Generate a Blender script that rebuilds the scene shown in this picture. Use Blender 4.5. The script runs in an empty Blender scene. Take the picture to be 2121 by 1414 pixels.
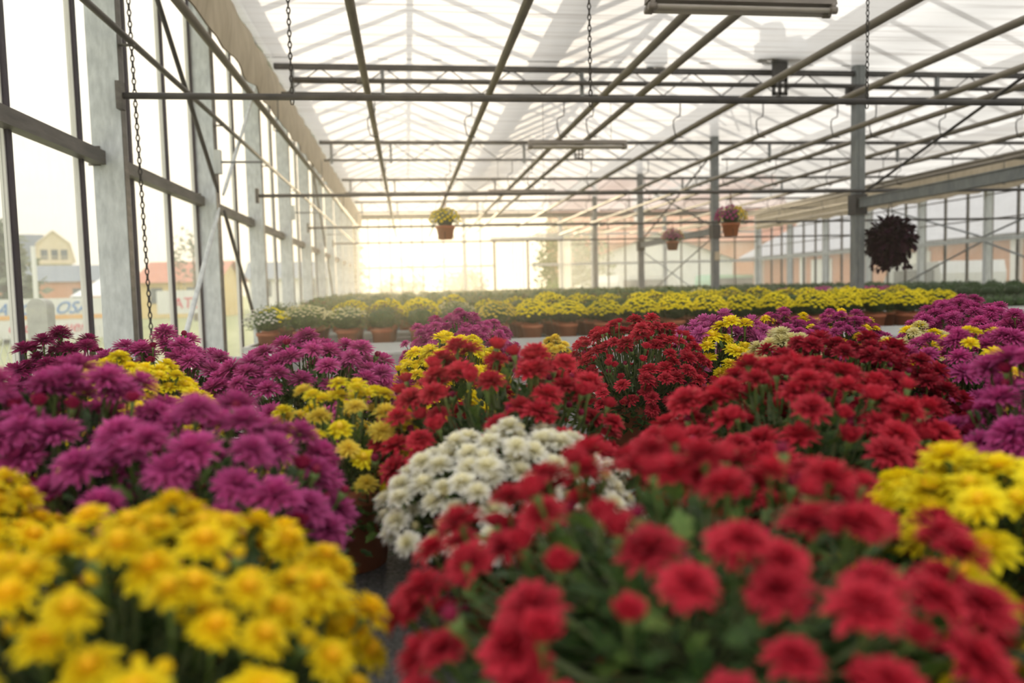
import bpy, math, random
from mathutils import Vector, Matrix, Euler
from math import sin, cos, pi, radians, sqrt

random.seed(7)
SC = bpy.context.scene
COL = SC.collection

# ------------------------------------------------------------------ camera
F_PX = 1608.5
YA, PI_, RO = radians(7.605), radians(-3.996), radians(-1.389)
CZ = 1.25
fw = Vector((sin(YA)*cos(PI_), cos(YA)*cos(PI_), sin(PI_)))
rt = Vector((cos(YA), -sin(YA), 0))
up = rt.cross(fw)
r2 = rt*cos(RO)+up*sin(RO)
u2 = up*cos(RO)-rt*sin(RO)
cd = bpy.data.cameras.new('camera')
cam = bpy.data.objects.new('camera', cd)
COL.objects.link(cam)
M = Matrix.Identity(4)
for i in range(3):
    M[i][0] = r2[i]; M[i][1] = u2[i]; M[i][2] = -fw[i]
M[2][3] = CZ
cam.matrix_world = M
cd.sensor_width = 36.0
cd.lens = F_PX/2121*36.0
cd.clip_start = 0.02
cd.clip_end = 2000
cd.dof.use_dof = True
cd.dof.focus_distance = 2.25
cd.dof.aperture_fstop = 2.5
SC.camera = cam

# ------------------------------------------------------------------ world / light / exposure
W = bpy.data.worlds.new('sky')
SC.world = W
W.use_nodes = True
nt = W.node_tree
nt.nodes.clear()
def N(t, kind, **kw):
    n = t.nodes.new(kind)
    for k, v in kw.items():
        setattr(n, k, v)
    return n
SUN_AZ, SUN_EL = radians(0.6), radians(5.0)
sun_dir = Vector((sin(SUN_AZ)*cos(SUN_EL), cos(SUN_AZ)*cos(SUN_EL), sin(SUN_EL)))
tc = N(nt, 'ShaderNodeTexCoord')
dot = N(nt, 'ShaderNodeVectorMath', operation='DOT_PRODUCT')
nt.links.new(tc.outputs['Generated'], dot.inputs[0])
dot.inputs[1].default_value = sun_dir
glow = N(nt, 'ShaderNodeMapRange')
glow.inputs['From Min'].default_value = 0.80
glow.inputs['From Max'].default_value = 1.0
nt.links.new(dot.outputs['Value'], glow.inputs['Value'])
pw = N(nt, 'ShaderNodeMath', operation='POWER')
nt.links.new(glow.outputs['Result'], pw.inputs[0])
pw.inputs[1].default_value = 2.6
mixg = N(nt, 'ShaderNodeMix', data_type='RGBA')
nt.links.new(pw.outputs[0], mixg.inputs['Factor'])
mixg.inputs['A'].default_value = (0.80, 0.76, 0.67, 1)
mixg.inputs['B'].default_value = (1.55, 1.25, 0.86, 1)
sxyz = N(nt, 'ShaderNodeSeparateXYZ')
nt.links.new(tc.outputs['Generated'], sxyz.inputs[0])
zup = N(nt, 'ShaderNodeMix', data_type='RGBA')   # overcast sky: luminance rises evenly from horizon to zenith
zup.inputs['A'].default_value = (1, 1, 1, 1)
zup.inputs['B'].default_value = (2.05, 2.12, 2.38, 1)
nt.links.new(sxyz.outputs['Z'], zup.inputs['Factor'])
mulz = N(nt, 'ShaderNodeVectorMath', operation='MULTIPLY')
nt.links.new(mixg.outputs['Result'], mulz.inputs[0])
nt.links.new(zup.outputs['Result'], mulz.inputs[1])
bg = N(nt, 'ShaderNodeBackground')
nt.links.new(mulz.outputs[0], bg.inputs['Color'])
bg.inputs['Strength'].default_value = 1.0
wo = N(nt, 'ShaderNodeOutputWorld')
nt.links.new(bg.outputs[0], wo.inputs['Surface'])

sl = bpy.data.lights.new('sun', 'SUN')
sl.energy = 2.6
sl.color = (1.0, 0.80, 0.52)
sl.angle = radians(6)
so = bpy.data.objects.new('sun', sl)
COL.objects.link(so)
so.rotation_euler = (-sun_dir).to_track_quat('-Z', 'Y').to_euler()
so.location = (0, 40, 8)

vs = SC.view_settings
SC.display_settings.display_device = 'sRGB'
vs.view_transform = 'Standard'
vs.look = 'None'
vs.exposure = 0.45
vs.gamma = 1.0
vs.use_curve_mapping = False
cy = SC.cycles
cy.max_bounces = 10
cy.diffuse_bounces = 4
cy.glossy_bounces = 2
cy.transmission_bounces = 4
cy.transparent_max_bounces = 24
cy.caustics_reflective = False
cy.caustics_refractive = False
cy.use_denoising = True

# ------------------------------------------------------------------ materials
def newmat(name):
    m = bpy.data.materials.new(name)
    m.use_nodes = True
    m.node_tree.nodes.clear()
    return m, m.node_tree
def out(t, sh):
    o = N(t, 'ShaderNodeOutputMaterial')
    t.links.new(sh, o.inputs['Surface'])
def noise_mix(t, c1, c2, scale=8, detail=4, stretch=(1, 1, 1), rough=0.6, lo=0.35, hi=0.65, coord='Object'):
    tcn = N(t, 'ShaderNodeTexCoord')
    mp = N(t, 'ShaderNodeMapping')
    mp.inputs['Scale'].default_value = stretch
    t.links.new(tcn.outputs[coord], mp.inputs['Vector'])
    nz = N(t, 'ShaderNodeTexNoise')
    nz.inputs['Scale'].default_value = scale
    nz.inputs['Detail'].default_value = detail
    nz.inputs['Roughness'].default_value = rough
    t.links.new(mp.outputs[0], nz.inputs['Vector'])
    mr = N(t, 'ShaderNodeMapRange')
    mr.inputs['From Min'].default_value = lo
    mr.inputs['From Max'].default_value = hi
    t.links.new(nz.outputs['Fac'], mr.inputs['Value'])
    mx = N(t, 'ShaderNodeMix', data_type='RGBA')
    t.links.new(mr.outputs[0], mx.inputs['Factor'])
    mx.inputs['A'].default_value = (*c1, 1)
    mx.inputs['B'].default_value = (*c2, 1)
    return mx.outputs['Result'], nz.outputs['Fac'], mr.outputs[0]
def mat_noise(name, c1, c2, scale=8, stretch=(1, 1, 1), rough=0.6, metal=0.0, bump=0.0, lo=.35, hi=.65, detail=4):
    m, t = newmat(name)
    c, fac, _ = noise_mix(t, c1, c2, scale, detail, stretch, lo=lo, hi=hi)
    b = N(t, 'ShaderNodeBsdfPrincipled')
    t.links.new(c, b.inputs['Base Color'])
    b.inputs['Roughness'].default_value = rough
    b.inputs['Metallic'].default_value = metal
    if bump:
        bp = N(t, 'ShaderNodeBump')
        bp.inputs['Strength'].default_value = bump
        bp.inputs['Distance'].default_value = 0.01
        t.links.new(fac, bp.inputs['Height'])
        t.links.new(bp.outputs[0], b.inputs['Normal'])
    out(t, b.outputs[0])
    return m

def mat_petal(name, base, tip, trans=0.35, var=0.10):
    """petal: colour runs from base (stored 0) to tip (stored 1); slight change of value from flower to flower"""
    m, t = newmat(name)
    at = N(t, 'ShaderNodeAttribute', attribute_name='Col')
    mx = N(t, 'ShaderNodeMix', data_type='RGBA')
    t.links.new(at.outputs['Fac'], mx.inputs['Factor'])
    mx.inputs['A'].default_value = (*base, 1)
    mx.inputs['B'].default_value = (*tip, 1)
    oi = N(t, 'ShaderNodeObjectInfo')
    mr = N(t, 'ShaderNodeMapRange')
    mr.inputs['To Min'].default_value = 1-var*1.6
    mr.inputs['To Max'].default_value = 1+var
    t.links.new(oi.outputs['Random'], mr.inputs['Value'])
    hs = N(t, 'ShaderNodeHueSaturation')
    t.links.new(mr.outputs[0], hs.inputs['Value'])
    t.links.new(mx.outputs['Result'], hs.inputs['Color'])
    b = N(t, 'ShaderNodeBsdfPrincipled')
    t.links.new(hs.outputs[0], b.inputs['Base Color'])
    b.inputs['Roughness'].default_value = 0.62
    b.inputs['Specular IOR Level'].default_value = 0.25
    tr = N(t, 'ShaderNodeBsdfTranslucent')
    t.links.new(hs.outputs[0], tr.inputs['Color'])
    ms = N(t, 'ShaderNodeMixShader')
    ms.inputs[0].default_value = trans
    t.links.new(b.outputs[0], ms.inputs[1])
    t.links.new(tr.outputs[0], ms.inputs[2])
    out(t, ms.outputs[0])
    return m
def mat_leaf(name, c1, c2, scale=14, trans=0.25, spec=0.35):
    m, t = newmat(name)
    c, fac, _ = noise_mix(t, c1, c2, scale)
    b = N(t, 'ShaderNodeBsdfPrincipled')
    t.links.new(c, b.inputs['Base Color'])
    b.inputs['Roughness'].default_value = 0.5
    b.inputs['Specular IOR Level'].default_value = spec
    tr = N(t, 'ShaderNodeBsdfTranslucent')
    t.links.new(c, tr.inputs['Color'])
    ms = N(t, 'ShaderNodeMixShader')
    ms.inputs[0].default_value = trans
    t.links.new(b.outputs[0], ms.inputs[1])
    t.links.new(tr.outputs[0], ms.inputs[2])
    out(t, ms.outputs[0])
    return m

MT = {}
MT['galv'] = mat_noise('galvanised_steel', (0.50, 0.53, 0.54), (0.68, 0.71, 0.71), 9, (3, 3, 0.7), 0.55, 0.15, 0.05)
MT['galv_face'] = mat_noise('spangled_galvanised_steel', (0.54, 0.58, 0.61), (0.80, 0.845, 0.88), 7, (5, 5, 1.6), 0.55, 0.1, 0.08, .3, .7, 8)
MT['post'] = mat_noise('weathered_post_steel', (0.17, 0.185, 0.20), (0.24, 0.26, 0.27), 6, (2, 2, 1), 0.55, 0.25)
MT['dark_steel'] = mat_noise('dark_truss_steel', (0.04, 0.038, 0.042), (0.085, 0.08, 0.08), 5, (1, 1, 1), 0.6, 0.2)
MT['chain'] = mat_noise('blackened_chain_steel', (0.02, 0.018, 0.018), (0.05, 0.045, 0.045), 30, rough=0.7)
MT['pipe'] = mat_noise('painted_heating_pipe', (0.185, 0.162, 0.135), (0.25, 0.22, 0.18), 3, (1, 1, 1), 0.45, 0.2)
MT['rail'] = mat_noise('rail_steel', (0.085, 0.078, 0.07), (0.18, 0.165, 0.15), 10, (1, 0.3, 2), 0.5, 0.3)
MT['white_alu'] = mat_noise('white_aluminium_bar', (0.74, 0.73, 0.70), (0.80, 0.79, 0.76), 5)
MT['seal'] = mat_noise('dark_rubber_seal', (0.022, 0.014, 0.026), (0.035, 0.022, 0.04), 12, rough=0.5)
MT['mat'] = mat_noise('capillary_mat', (0.09, 0.09, 0.09), (0.24, 0.24, 0.24), 160, (1, 1, 1), 0.95, 0, 0.6, .38, .62)
MT['bench'] = mat_noise('bench_aluminium', (0.66, 0.68, 0.68), (0.76, 0.78, 0.78), 4, rough=0.4, metal=0.1)
MT['pot'] = mat_noise('terracotta_plastic', (0.42, 0.125, 0.055), (0.50, 0.16, 0.075), 10, rough=0.55)
MT['blackpot'] = mat_noise('black_plastic', (0.012, 0.012, 0.014), (0.02, 0.02, 0.022), 10, rough=0.5)
MT['soil'] = mat_noise('potting_soil', (0.02, 0.014, 0.01), (0.05, 0.035, 0.025), 60, rough=1)
MT['concrete'] = mat_noise('concrete', (0.42, 0.42, 0.40), (0.55, 0.55, 0.53), 12, rough=0.9, bump=0.2)
MT['floor'] = mat_noise('floor_concrete', (0.25, 0.25, 0.235), (0.36, 0.36, 0.34), 3, rough=0.9)
MT['lamp_body'] = mat_noise('lamp_housing_paint', (0.20, 0.17, 0.16), (0.25, 0.22, 0.20), 6, rough=0.5)
MT['lamp_tube'] = mat_noise('unlit_lamp_tube', (0.42, 0.38, 0.36), (0.47, 0.43, 0.40), 4, rough=0.25)
MT['leaf'] = mat_leaf('chrysanthemum_leaf', (0.028, 0.070, 0.018), (0.075, 0.15, 0.036))
MT['leaf_light'] = mat_leaf('young_leaf', (0.10, 0.20, 0.04), (0.19, 0.30, 0.07))
MT['leaf_bud'] = mat_leaf('budded_foliage', (0.13, 0.16, 0.05), (0.25, 0.27, 0.10))
MT['leaf_dark'] = mat_leaf('dark_foliage', (0.025, 0.055, 0.02), (0.05, 0.095, 0.03))
MT['leaf_grey'] = mat_leaf('grey_green_foliage', (0.07, 0.10, 0.06), (0.20, 0.24, 0.17))
MT['stem'] = mat_leaf('stem_green', (0.13, 0.19, 0.07), (0.23, 0.28, 0.14), trans=0.1)
MT['calyx'] = mat_leaf('calyx_green', (0.10, 0.17, 0.04), (0.17, 0.25, 0.07), trans=0.1)
MT['plum'] = mat_leaf('plum_leaf', (0.014, 0.005, 0.013), (0.045, 0.010, 0.028), trans=0.1, spec=0.06)
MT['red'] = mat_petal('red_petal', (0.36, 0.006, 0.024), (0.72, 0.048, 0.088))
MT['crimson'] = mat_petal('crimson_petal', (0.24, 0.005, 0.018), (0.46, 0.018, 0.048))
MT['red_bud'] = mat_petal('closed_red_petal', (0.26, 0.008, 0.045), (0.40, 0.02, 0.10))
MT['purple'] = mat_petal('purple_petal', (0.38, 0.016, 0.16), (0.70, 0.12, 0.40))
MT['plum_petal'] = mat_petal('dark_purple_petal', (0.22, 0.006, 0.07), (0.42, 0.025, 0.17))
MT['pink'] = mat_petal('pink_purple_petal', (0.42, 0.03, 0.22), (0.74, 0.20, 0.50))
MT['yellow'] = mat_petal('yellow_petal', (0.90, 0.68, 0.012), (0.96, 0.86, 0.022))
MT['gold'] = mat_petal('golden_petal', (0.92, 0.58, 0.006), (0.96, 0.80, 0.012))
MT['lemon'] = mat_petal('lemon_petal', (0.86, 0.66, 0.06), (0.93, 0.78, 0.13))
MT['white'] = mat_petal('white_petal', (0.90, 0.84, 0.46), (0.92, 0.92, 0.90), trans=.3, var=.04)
MT['cream'] = mat_petal('cream_petal', (0.80, 0.72, 0.30), (0.84, 0.80, 0.52), var=.06)
MT['disc_orange'] = mat_noise('orange_flower_centre', (0.88, 0.44, 0.006), (0.92, 0.56, 0.012), 300, rough=0.8)
MT['disc_yellow'] = mat_noise('yellow_flower_centre', (0.85, 0.58, 0.03), (0.9, 0.68, 0.08), 300, rough=0.8)
MT['brown_bud'] = mat_noise('brown_red_bud', (0.13, 0.035, 0.03), (0.26, 0.09, 0.06), 40, rough=0.8)

def mat_glass(name, veil=0.10, col=(0.93, 0.93, 0.89), var=0.06):
    """thin pane: clear, with a pale veil mixed in that scatters the daylight"""
    m, t = newmat(name)
    tr = N(t, 'ShaderNodeBsdfTransparent')
    tr.inputs['Color'].default_value = (0.985, 0.99, 0.985, 1)
    c, fac, mrf = noise_mix(t, col, (0.95, 0.96, 0.95), 3, 5, (1, 1, 0.5))
    df = N(t, 'ShaderNodeBsdfTranslucent')
    t.links.new(c, df.inputs['Color'])
    ml = N(t, 'ShaderNodeMath', operation='MULTIPLY_ADD')
    t.links.new(mrf, ml.inputs[0])
    ml.inputs[1].default_value = var
    ml.inputs[2].default_value = veil
    ms = N(t, 'ShaderNodeMixShader')
    t.links.new(ml.outputs[0], ms.inputs[0])
    t.links.new(tr.outputs[0], ms.inputs[1])
    t.links.new(df.outputs[0], ms.inputs[2])
    gl = N(t, 'ShaderNodeBsdfGlossy')
    gl.inputs['Roughness'].default_value = 0.05
    ms2 = N(t, 'ShaderNodeMixShader')
    ms2.inputs[0].default_value = 0.03
    t.links.new(ms.outputs[0], ms2.inputs[1])
    t.links.new(gl.outputs[0], ms2.inputs[2])
    out(t, ms2.outputs[0])
    return m
MT['glass'] = mat_glass('veiled_greenhouse_glass')  # pale scatter mixed into the panes stands for the white haze of reflections
MT['ribbed'] = mat_glass('ribbed_clear_sheet', 0.55)
MT['roof_glass'] = mat_glass('roof_glass_sheet', 0.02, var=.03)

def mat_screen(name, clear, c1, c2):
    """woven shade cloth: partly see-through threads, folds run along local X"""
    m, t = newmat(name)
    c, fac, f2 = noise_mix(t, c1, c2, 1.0, 5, (0.5, 26, 1), lo=.33, hi=.50)
    tr = N(t, 'ShaderNodeBsdfTransparent')
    df = N(t, 'ShaderNodeBsdfTranslucent')
    t.links.new(c, df.inputs['Color'])
    dd = N(t, 'ShaderNodeBsdfDiffuse')
    t.links.new(c, dd.inputs['Color'])
    m1 = N(t, 'ShaderNodeMixShader')
    m1.inputs[0].default_value = 0.06
    t.links.new(df.outputs[0], m1.inputs[1])
    t.links.new(dd.outputs[0], m1.inputs[2])
    ml = N(t, 'ShaderNodeMath', operation='MULTIPLY_ADD')
    t.links.new(f2, ml.inputs[0])
    ml.inputs[1].default_value = 0.20
    ml.inputs[2].default_value = clear
    m2 = N(t, 'ShaderNodeMixShader')
    t.links.new(ml.outputs[0], m2.inputs[0])
    t.links.new(m1.outputs[0], m2.inputs[1])
    t.links.new(tr.outputs[0], m2.inputs[2])
    out(t, m2.outputs[0])
    return m
MT['screen'] = mat_screen('shade_screen_cloth', 0.13, (0.46, 0.425, 0.39), (0.82, 0.80, 0.76))
MT['curtain'] = mat_noise('beige_side_curtain', (0.46, 0.38, 0.26), (0.58, 0.49, 0.36), 5, (1, 2, 0.6), 0.8)
MT['grass'] = mat_noise('lawn_grass', (0.25, 0.28, 0.11), (0.38, 0.38, 0.18), 2.5, rough=1)
MT['bark'] = mat_noise('bark', (0.12, 0.08, 0.05), (0.2, 0.14, 0.1), 10, rough=1)
MT['tree'] = mat_leaf('tree_leaf', (0.10, 0.15, 0.05), (0.22, 0.27, 0.10))
MT['conifer'] = mat_leaf('conifer_needle', (0.16, 0.19, 0.12), (0.26, 0.27, 0.17))
MT['render_cream'] = mat_noise('cream_render', (0.70, 0.60, 0.42), (0.76, 0.67, 0.50), 2, rough=.9)
MT['render_yellow'] = mat_noise('yellow_render', (0.76, 0.56, 0.22), (0.80, 0.62, 0.30), 2, rough=.9)
MT['render_white'] = mat_noise('white_render', (0.80, 0.80, 0.78), (0.86, 0.86, 0.84), 2, rough=.9)
MT['roof_grey'] = mat_noise('slate_roof', (0.20, 0.22, 0.24), (0.28, 0.30, 0.32), 6, (1, 1, 4), .9)
MT['roof_red'] = mat_noise('red_tile_roof', (0.50, 0.20, 0.13), (0.62, 0.28, 0.18), 5, (1, 1, 3), .9)
MT['brickred'] = mat_noise('salmon_brick_wall', (0.60, 0.28, 0.17), (0.68, 0.36, 0.23), 8, rough=.9)
MT['corr'] = mat_noise('grey_corrugated_sheet', (0.36, 0.36, 0.38), (0.48, 0.48, 0.50), 6, (6, .4, 1), .7)
MT['window_dark'] = mat_noise('dark_window_glass', (0.10, 0.11, 0.12), (0.16, 0.17, 0.18), 3, rough=.2)
MT['banner'] = mat_noise('white_banner', (0.72, 0.72, 0.70), (0.78, 0.78, 0.75), 2, rough=.8)
MT['ink_red'] = mat_noise('red_paint', (0.70, 0.06, 0.12), (0.75, 0.09, 0.15), 5)
MT['ink_blue'] = mat_noise('blue_paint', (0.06, 0.20, 0.55), (0.09, 0.26, 0.62), 5)
MT['ink_orange'] = mat_noise('orange_paint', (0.75, 0.36, 0.10), (0.8, 0.45, 0.15), 5)
MT['carpaint'] = mat_noise('pale_car_paint', (0.66, 0.68, 0.68), (0.7, 0.72, 0.72), 3, rough=.3)
MT['carpaint_green'] = mat_noise('pale_green_paint', (0.35, 0.62, 0.45), (0.40, 0.66, 0.50), 3, rough=.3)
MT['tag'] = mat_noise('tan_card', (0.55, 0.45, 0.33), (0.6, 0.5, 0.37), 6)
MT['rust'] = mat_noise('brown_plastic', (0.16, 0.06, 0.04), (0.2, 0.08, 0.05), 6)

# ------------------------------------------------------------------ mesh helpers
class MB:
    def __init__(self):
        self.v = []; self.f = []; self.m = []; self.c = []
    def add(self, verts, faces, m=0, col=None):
        b = len(self.v)
        self.v.extend([tuple(p) for p in verts])
        self.c.extend(col if col is not None else [0.5]*len(verts))
        for f in faces:
            self.f.append(tuple(b+i for i in f)); self.m.append(m)
    def box(self, x0, x1, y0, y1, z0, z1, m=0):
        vs_ = [(x, y, z) for z in (z0, z1) for y in (y0, y1) for x in (x0, x1)]
        self.add(vs_, [(0, 2, 3, 1), (4, 5, 7, 6), (0, 1, 5, 4), (2, 6, 7, 3), (0, 4, 6, 2), (1, 3, 7, 5)], m)
    def bar(self, p, q, w, h, m=0):
        p = Vector(p); q = Vector(q); d = (q-p).normalized()
        a = Vector((0, 0, 1)) if abs(d.z) < 0.9 else Vector((1, 0, 0))
        s = d.cross(a).normalized()*w/2; t = s.normalized().cross(d)*h/2
        vs_ = [o+s*i+t*j for o in (p, q) for j in (-1, 1) for i in (-1, 1)]
        self.add(vs_, [(0, 2, 3, 1), (4, 5, 7, 6), (0, 1, 5, 4), (2, 6, 7, 3), (0, 4, 6, 2), (1, 3, 7, 5)], m)
    def tube(self, pts, r, n=8, m=0, cap=True, col=None):
        pts = [Vector(p) for p in pts]
        rs = r if isinstance(r, (list, tuple)) else [r]*len(pts)
        b = len(self.v); prev = None
        for i, p in enumerate(pts):
            d = (pts[min(i+1, len(pts)-1)]-pts[max(i-1, 0)]).normalized()
            if prev is None:
                a = Vector((0, 0, 1)) if abs(d.z) < 0.9 else Vector((1, 0, 0))
                s = d.cross(a).normalized()
            else:
                s = (prev-d*prev.dot(d)).normalized()
            prev = s; t = d.cross(s)
            for k in range(n):
                an = 2*pi*k/n
                self.v.append(tuple(p+(s*cos(an)+t*sin(an))*rs[i])); self.c.append(0.5)
        for i in range(len(pts)-1):
            for k in range(n):
                k2 = (k+1) % n
                self.f.append((b+i*n+k, b+i*n+k2, b+(i+1)*n+k2, b+(i+1)*n+k)); self.m.append(m)
        if cap:
            self.f.append(tuple(b+k for k in range(n))[::-1]); self.m.append(m)
            e = b+(len(pts)-1)*n
            self.f.append(tuple(e+k for k in range(n))); self.m.append(m)
    def lathe(self, prof, n=20, m=0, cx=0, cy=0):
        b = len(self.v)
        for (r, z) in prof:
            for k in range(n):
                a = 2*pi*k/n
                self.v.append((cx+r*cos(a), cy+r*sin(a), z)); self.c.append(0.5)
        for i in range(len(prof)-1):
            for k in range(n):
                k2 = (k+1) % n
                self.f.append((b+i*n+k, b+i*n+k2, b+(i+1)*n+k2, b+(i+1)*n+k)); self.m.append(m)
    def mesh(self, name, mats, smooth=False):
        me = bpy.data.meshes.new(name)
        me.from_pydata(self.v, [], self.f)
        for k in mats:
            me.materials.append(MT[k])
        me.polygons.foreach_set('material_index', self.m)
        if smooth:
            me.polygons.foreach_set('use_smooth', [True]*len(self.f))
        ca = me.color_attributes.new('Col', 'FLOAT_COLOR', 'POINT')
        flat = []
        for c in self.c:
            flat.extend((c, c, c, 1.0))
        ca.data.foreach_set('color', flat)
        me.update()
        return me

def put(name, mesh, parent=None, loc=None, rot=None, scale=None, kind=None, label=None):
    o = bpy.data.objects.new(name, mesh)
    COL.objects.link(o)
    if parent is not None:
        o.parent = parent
    if loc is not None:
        o.location = loc
    if rot is not None:
        o.rotation_euler = rot
    if scale is not None:
        o.scale = scale if isinstance(scale, (tuple, list, Vector)) else (scale,)*3
    if kind:
        o['kind'] = kind
    if label:
        o['label'] = label
    return o
def thing(name, label, cat, loc=(0, 0, 0), group=None, rotz=0, mesh=None):
    o = bpy.data.objects.new(name, mesh)
    COL.objects.link(o)
    o.location = loc
    o.rotation_euler = (0, 0, rotz)
    o['label'] = label; o['category'] = cat
    if group:
        o['group'] = group
    return o
def struct(name, label, mesh=None, cat=None):
    o = bpy.data.objects.new(name, mesh)
    COL.objects.link(o)
    o['kind'] = 'structure'; o['label'] = label; o['category'] = cat or name.split('_')[0]
    return o
ORD = ['first', 'second', 'third', 'fourth', 'fifth', 'sixth', 'seventh', 'eighth', 'ninth', 'tenth', 'eleventh', 'twelfth',
       'thirteenth', 'fourteenth', 'fifteenth', 'sixteenth', 'seventeenth', 'eighteenth', 'nineteenth', 'twentieth',
       'twenty-first', 'twenty-second', 'twenty-third', 'twenty-fourth', 'twenty-fifth', 'twenty-sixth', 'twenty-seventh', 'twenty-eighth']

# ------------------------------------------------------------------ key dimensions
XL, XLG = -1.44, -1.60         # inner face of left posts, left glass
XR, XRG = 11.30, 11.46
XP = 4.94                      # row of posts between the two spans
YB = 24.06                     # end wall
ZT, ZB = CZ+2.244, CZ+1.959    # truss chords
ZHP = CZ+1.575                 # heating pipes
ZCP = CZ+0.955                 # cross pipes for baskets
ZS = ZT+0.035                  # shade screen
ZG = 3.98                      # gutter level
ZRAIL = CZ+0.72

# ------------------------------------------------------------------ ground, floor
mb = MB(); mb.box(-400, 400, -60, 500, -0.30, -0.06)
struct('ground', 'flat green lawn all around the greenhouse', mb.mesh('ground', ['grass']), 'ground')
mb = MB(); mb.box(XLG-.15, XRG+.15, -3.5, YB+.2, -0.2, 0.0)
struct('floor', 'grey concrete greenhouse floor under the benches', mb.mesh('floor', ['floor']), 'floor')

# ------------------------------------------------------------------ left glass wall
wl = struct('wall_left', 'tall glass side wall with galvanised posts on the left', None, 'wall')
post_mb = MB()      # C profile, open side outwards: web faces the room
post_mb.box(-0.15, 0.0, -0.008, 0.0, 0, 3.86)
post_mb.box(-0.008, 0.003, -0.004, 0.06, 0, 3.86, 1)  # room-side face in dark rail steel; its shade is put into the colour
post_mb.box(-0.15, -0.142, 0.0, 0.06, 0, 3.86)
post_mb.box(-0.148, -0.002, 0.052, 0.06, 0, 3.86)
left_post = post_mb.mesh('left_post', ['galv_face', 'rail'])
br = MB(); br.box(-0.17, -0.11, -0.016, -0.008, ZRAIL-.04, ZRAIL+.06)
left_bracket = br.mesh('post_bracket', ['rail'])
posty = [0.34+2*k for k in range(12)]
for i, y in enumerate(posty):
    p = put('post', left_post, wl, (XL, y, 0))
    put('rail_bracket', left_bracket, p)
# horizontal rail between posts
mb = MB(); mb.box(XL-.148, XL-.085, 0.061, 1.99, ZRAIL-.035, ZRAIL+.035); mb.box(XL-.148, XL-.12, 0.061, 1.99, ZRAIL+.035, ZRAIL+.05)
rail_me = mb.mesh('wall_rail', ['rail'])
for y in posty[:-1]:
    put('wall_rail', rail_me, wl, (0, y, 0))
put('wall_rail', rail_me, wl, (0, posty[0]-2, 0))
# glazing bars and panes
gb = MB(); gb.box(-0.012, 0.012, -0.030, 0.0, 0, 3.82, 0); gb.box(0.012, 0.027, -0.020, 0.008, 0, 3.82, 1)
gbar_me = gb.mesh('glazing_bar', ['white_alu', 'seal'])
gp = MB(); gp.box(-0.002, 0.002, 0.014, 0.69, 0.0, 3.82)
pane_me = gp.mesh('glass_pane', ['glass'])
y = 0.57
while y < YB-.3:
    put('glazing_bar', gbar_me, wl, (XLG, y, 0.05))
    put('glass_pane', pane_me, wl, (XLG, y, 0.05))
    y += 0.72
mb = MB(); mb.box(XLG-.06, XLG+.1, -3.5, YB+.1, 0, 0.30)
put('sill_wall', mb.mesh('sill_wall', ['concrete']), wl)
mb = MB(); mb.box(XLG-.1, XLG+.18, -3.5, YB+.1, ZG-.11, ZG-.05)
put('eave_gutter', mb.mesh('eave_gutter', ['galv']), wl)
# tube braces around the second post in view (bay 4.34..8.34)
def brace(parent, p, q, r, mat, name='brace'):
    p = Vector(p); q = Vector(q); d = (q-p).normalized()
    mb_ = MB(); mb_.tube([p, p+d*.05, p+d*.12, q-d*.12, q-d*.05, q], [.008, .012, r, r, .012, .008], 8)
    return put(name, mb_.mesh(name, [mat], True), parent)
xb = XL+.03
brace(wl, (xb, 6.28, ZRAIL+.06), (xb, 4.42, 3.42), .016, 'dark_steel')
brace(wl, (xb, 6.44, ZRAIL+.06), (xb, 8.26, 3.42), .016, 'galv')
brace(wl, (xb, 6.28, ZRAIL-.06), (xb, 4.42, 0.35), .018, 'galv')
brace(wl, (xb, 6.44, ZRAIL-.06), (xb, 8.26, 0.35), .016, 'dark_steel')
brace(wl, (xb, 14.28, ZRAIL+.06), (xb, 12.42, 3.42), .016, 'rail')
brace(wl, (xb, 14.44, ZRAIL-.06), (xb, 16.26, 0.35), .016, 'rail')

# valance curtain at the left eave
def valance(x, y0, y1, ztop, drop, seed, sgn):
    rnd = random.Random(seed)
    mb_ = MB(); n = int((y1-y0)/.12); rows = 5
    grid = []
    for j in range(rows+1):
        for i in range(n+1):
            yy = y0+(y1-y0)*i/n
            w = 0.035*sin(yy*7+rnd.random()*.6)*max(0, j-3)/2
            zz = ztop-drop*j/rows+(w*.5+.012*abs(sin(yy*2.6+rnd.random())) if j == rows else 0)
            grid.append((x+sgn*(.012*sin(yy*9+j)+.02*sin(pi*j/rows)), yy, zz))
    faces = [(j*(n+1)+i, j*(n+1)+i+1, (j+1)*(n+1)+i+1, (j+1)*(n+1)+i) for j in range(rows) for i in range(n)]
    mb_.add(grid, faces)
    back = [(p[0]-sgn*.012, p[1], p[2]) for p in grid]
    mb_.add(back, [f[::-1] for f in faces])
    return mb_.mesh('side_curtain', ['curtain'], True)
thing('side_curtain', 'beige gathered cloth band hanging along the left wall eave', 'curtain', mesh=valance(XL+.16, -3, YB-.3, ZT+.02, .44, 3, 1))

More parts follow.
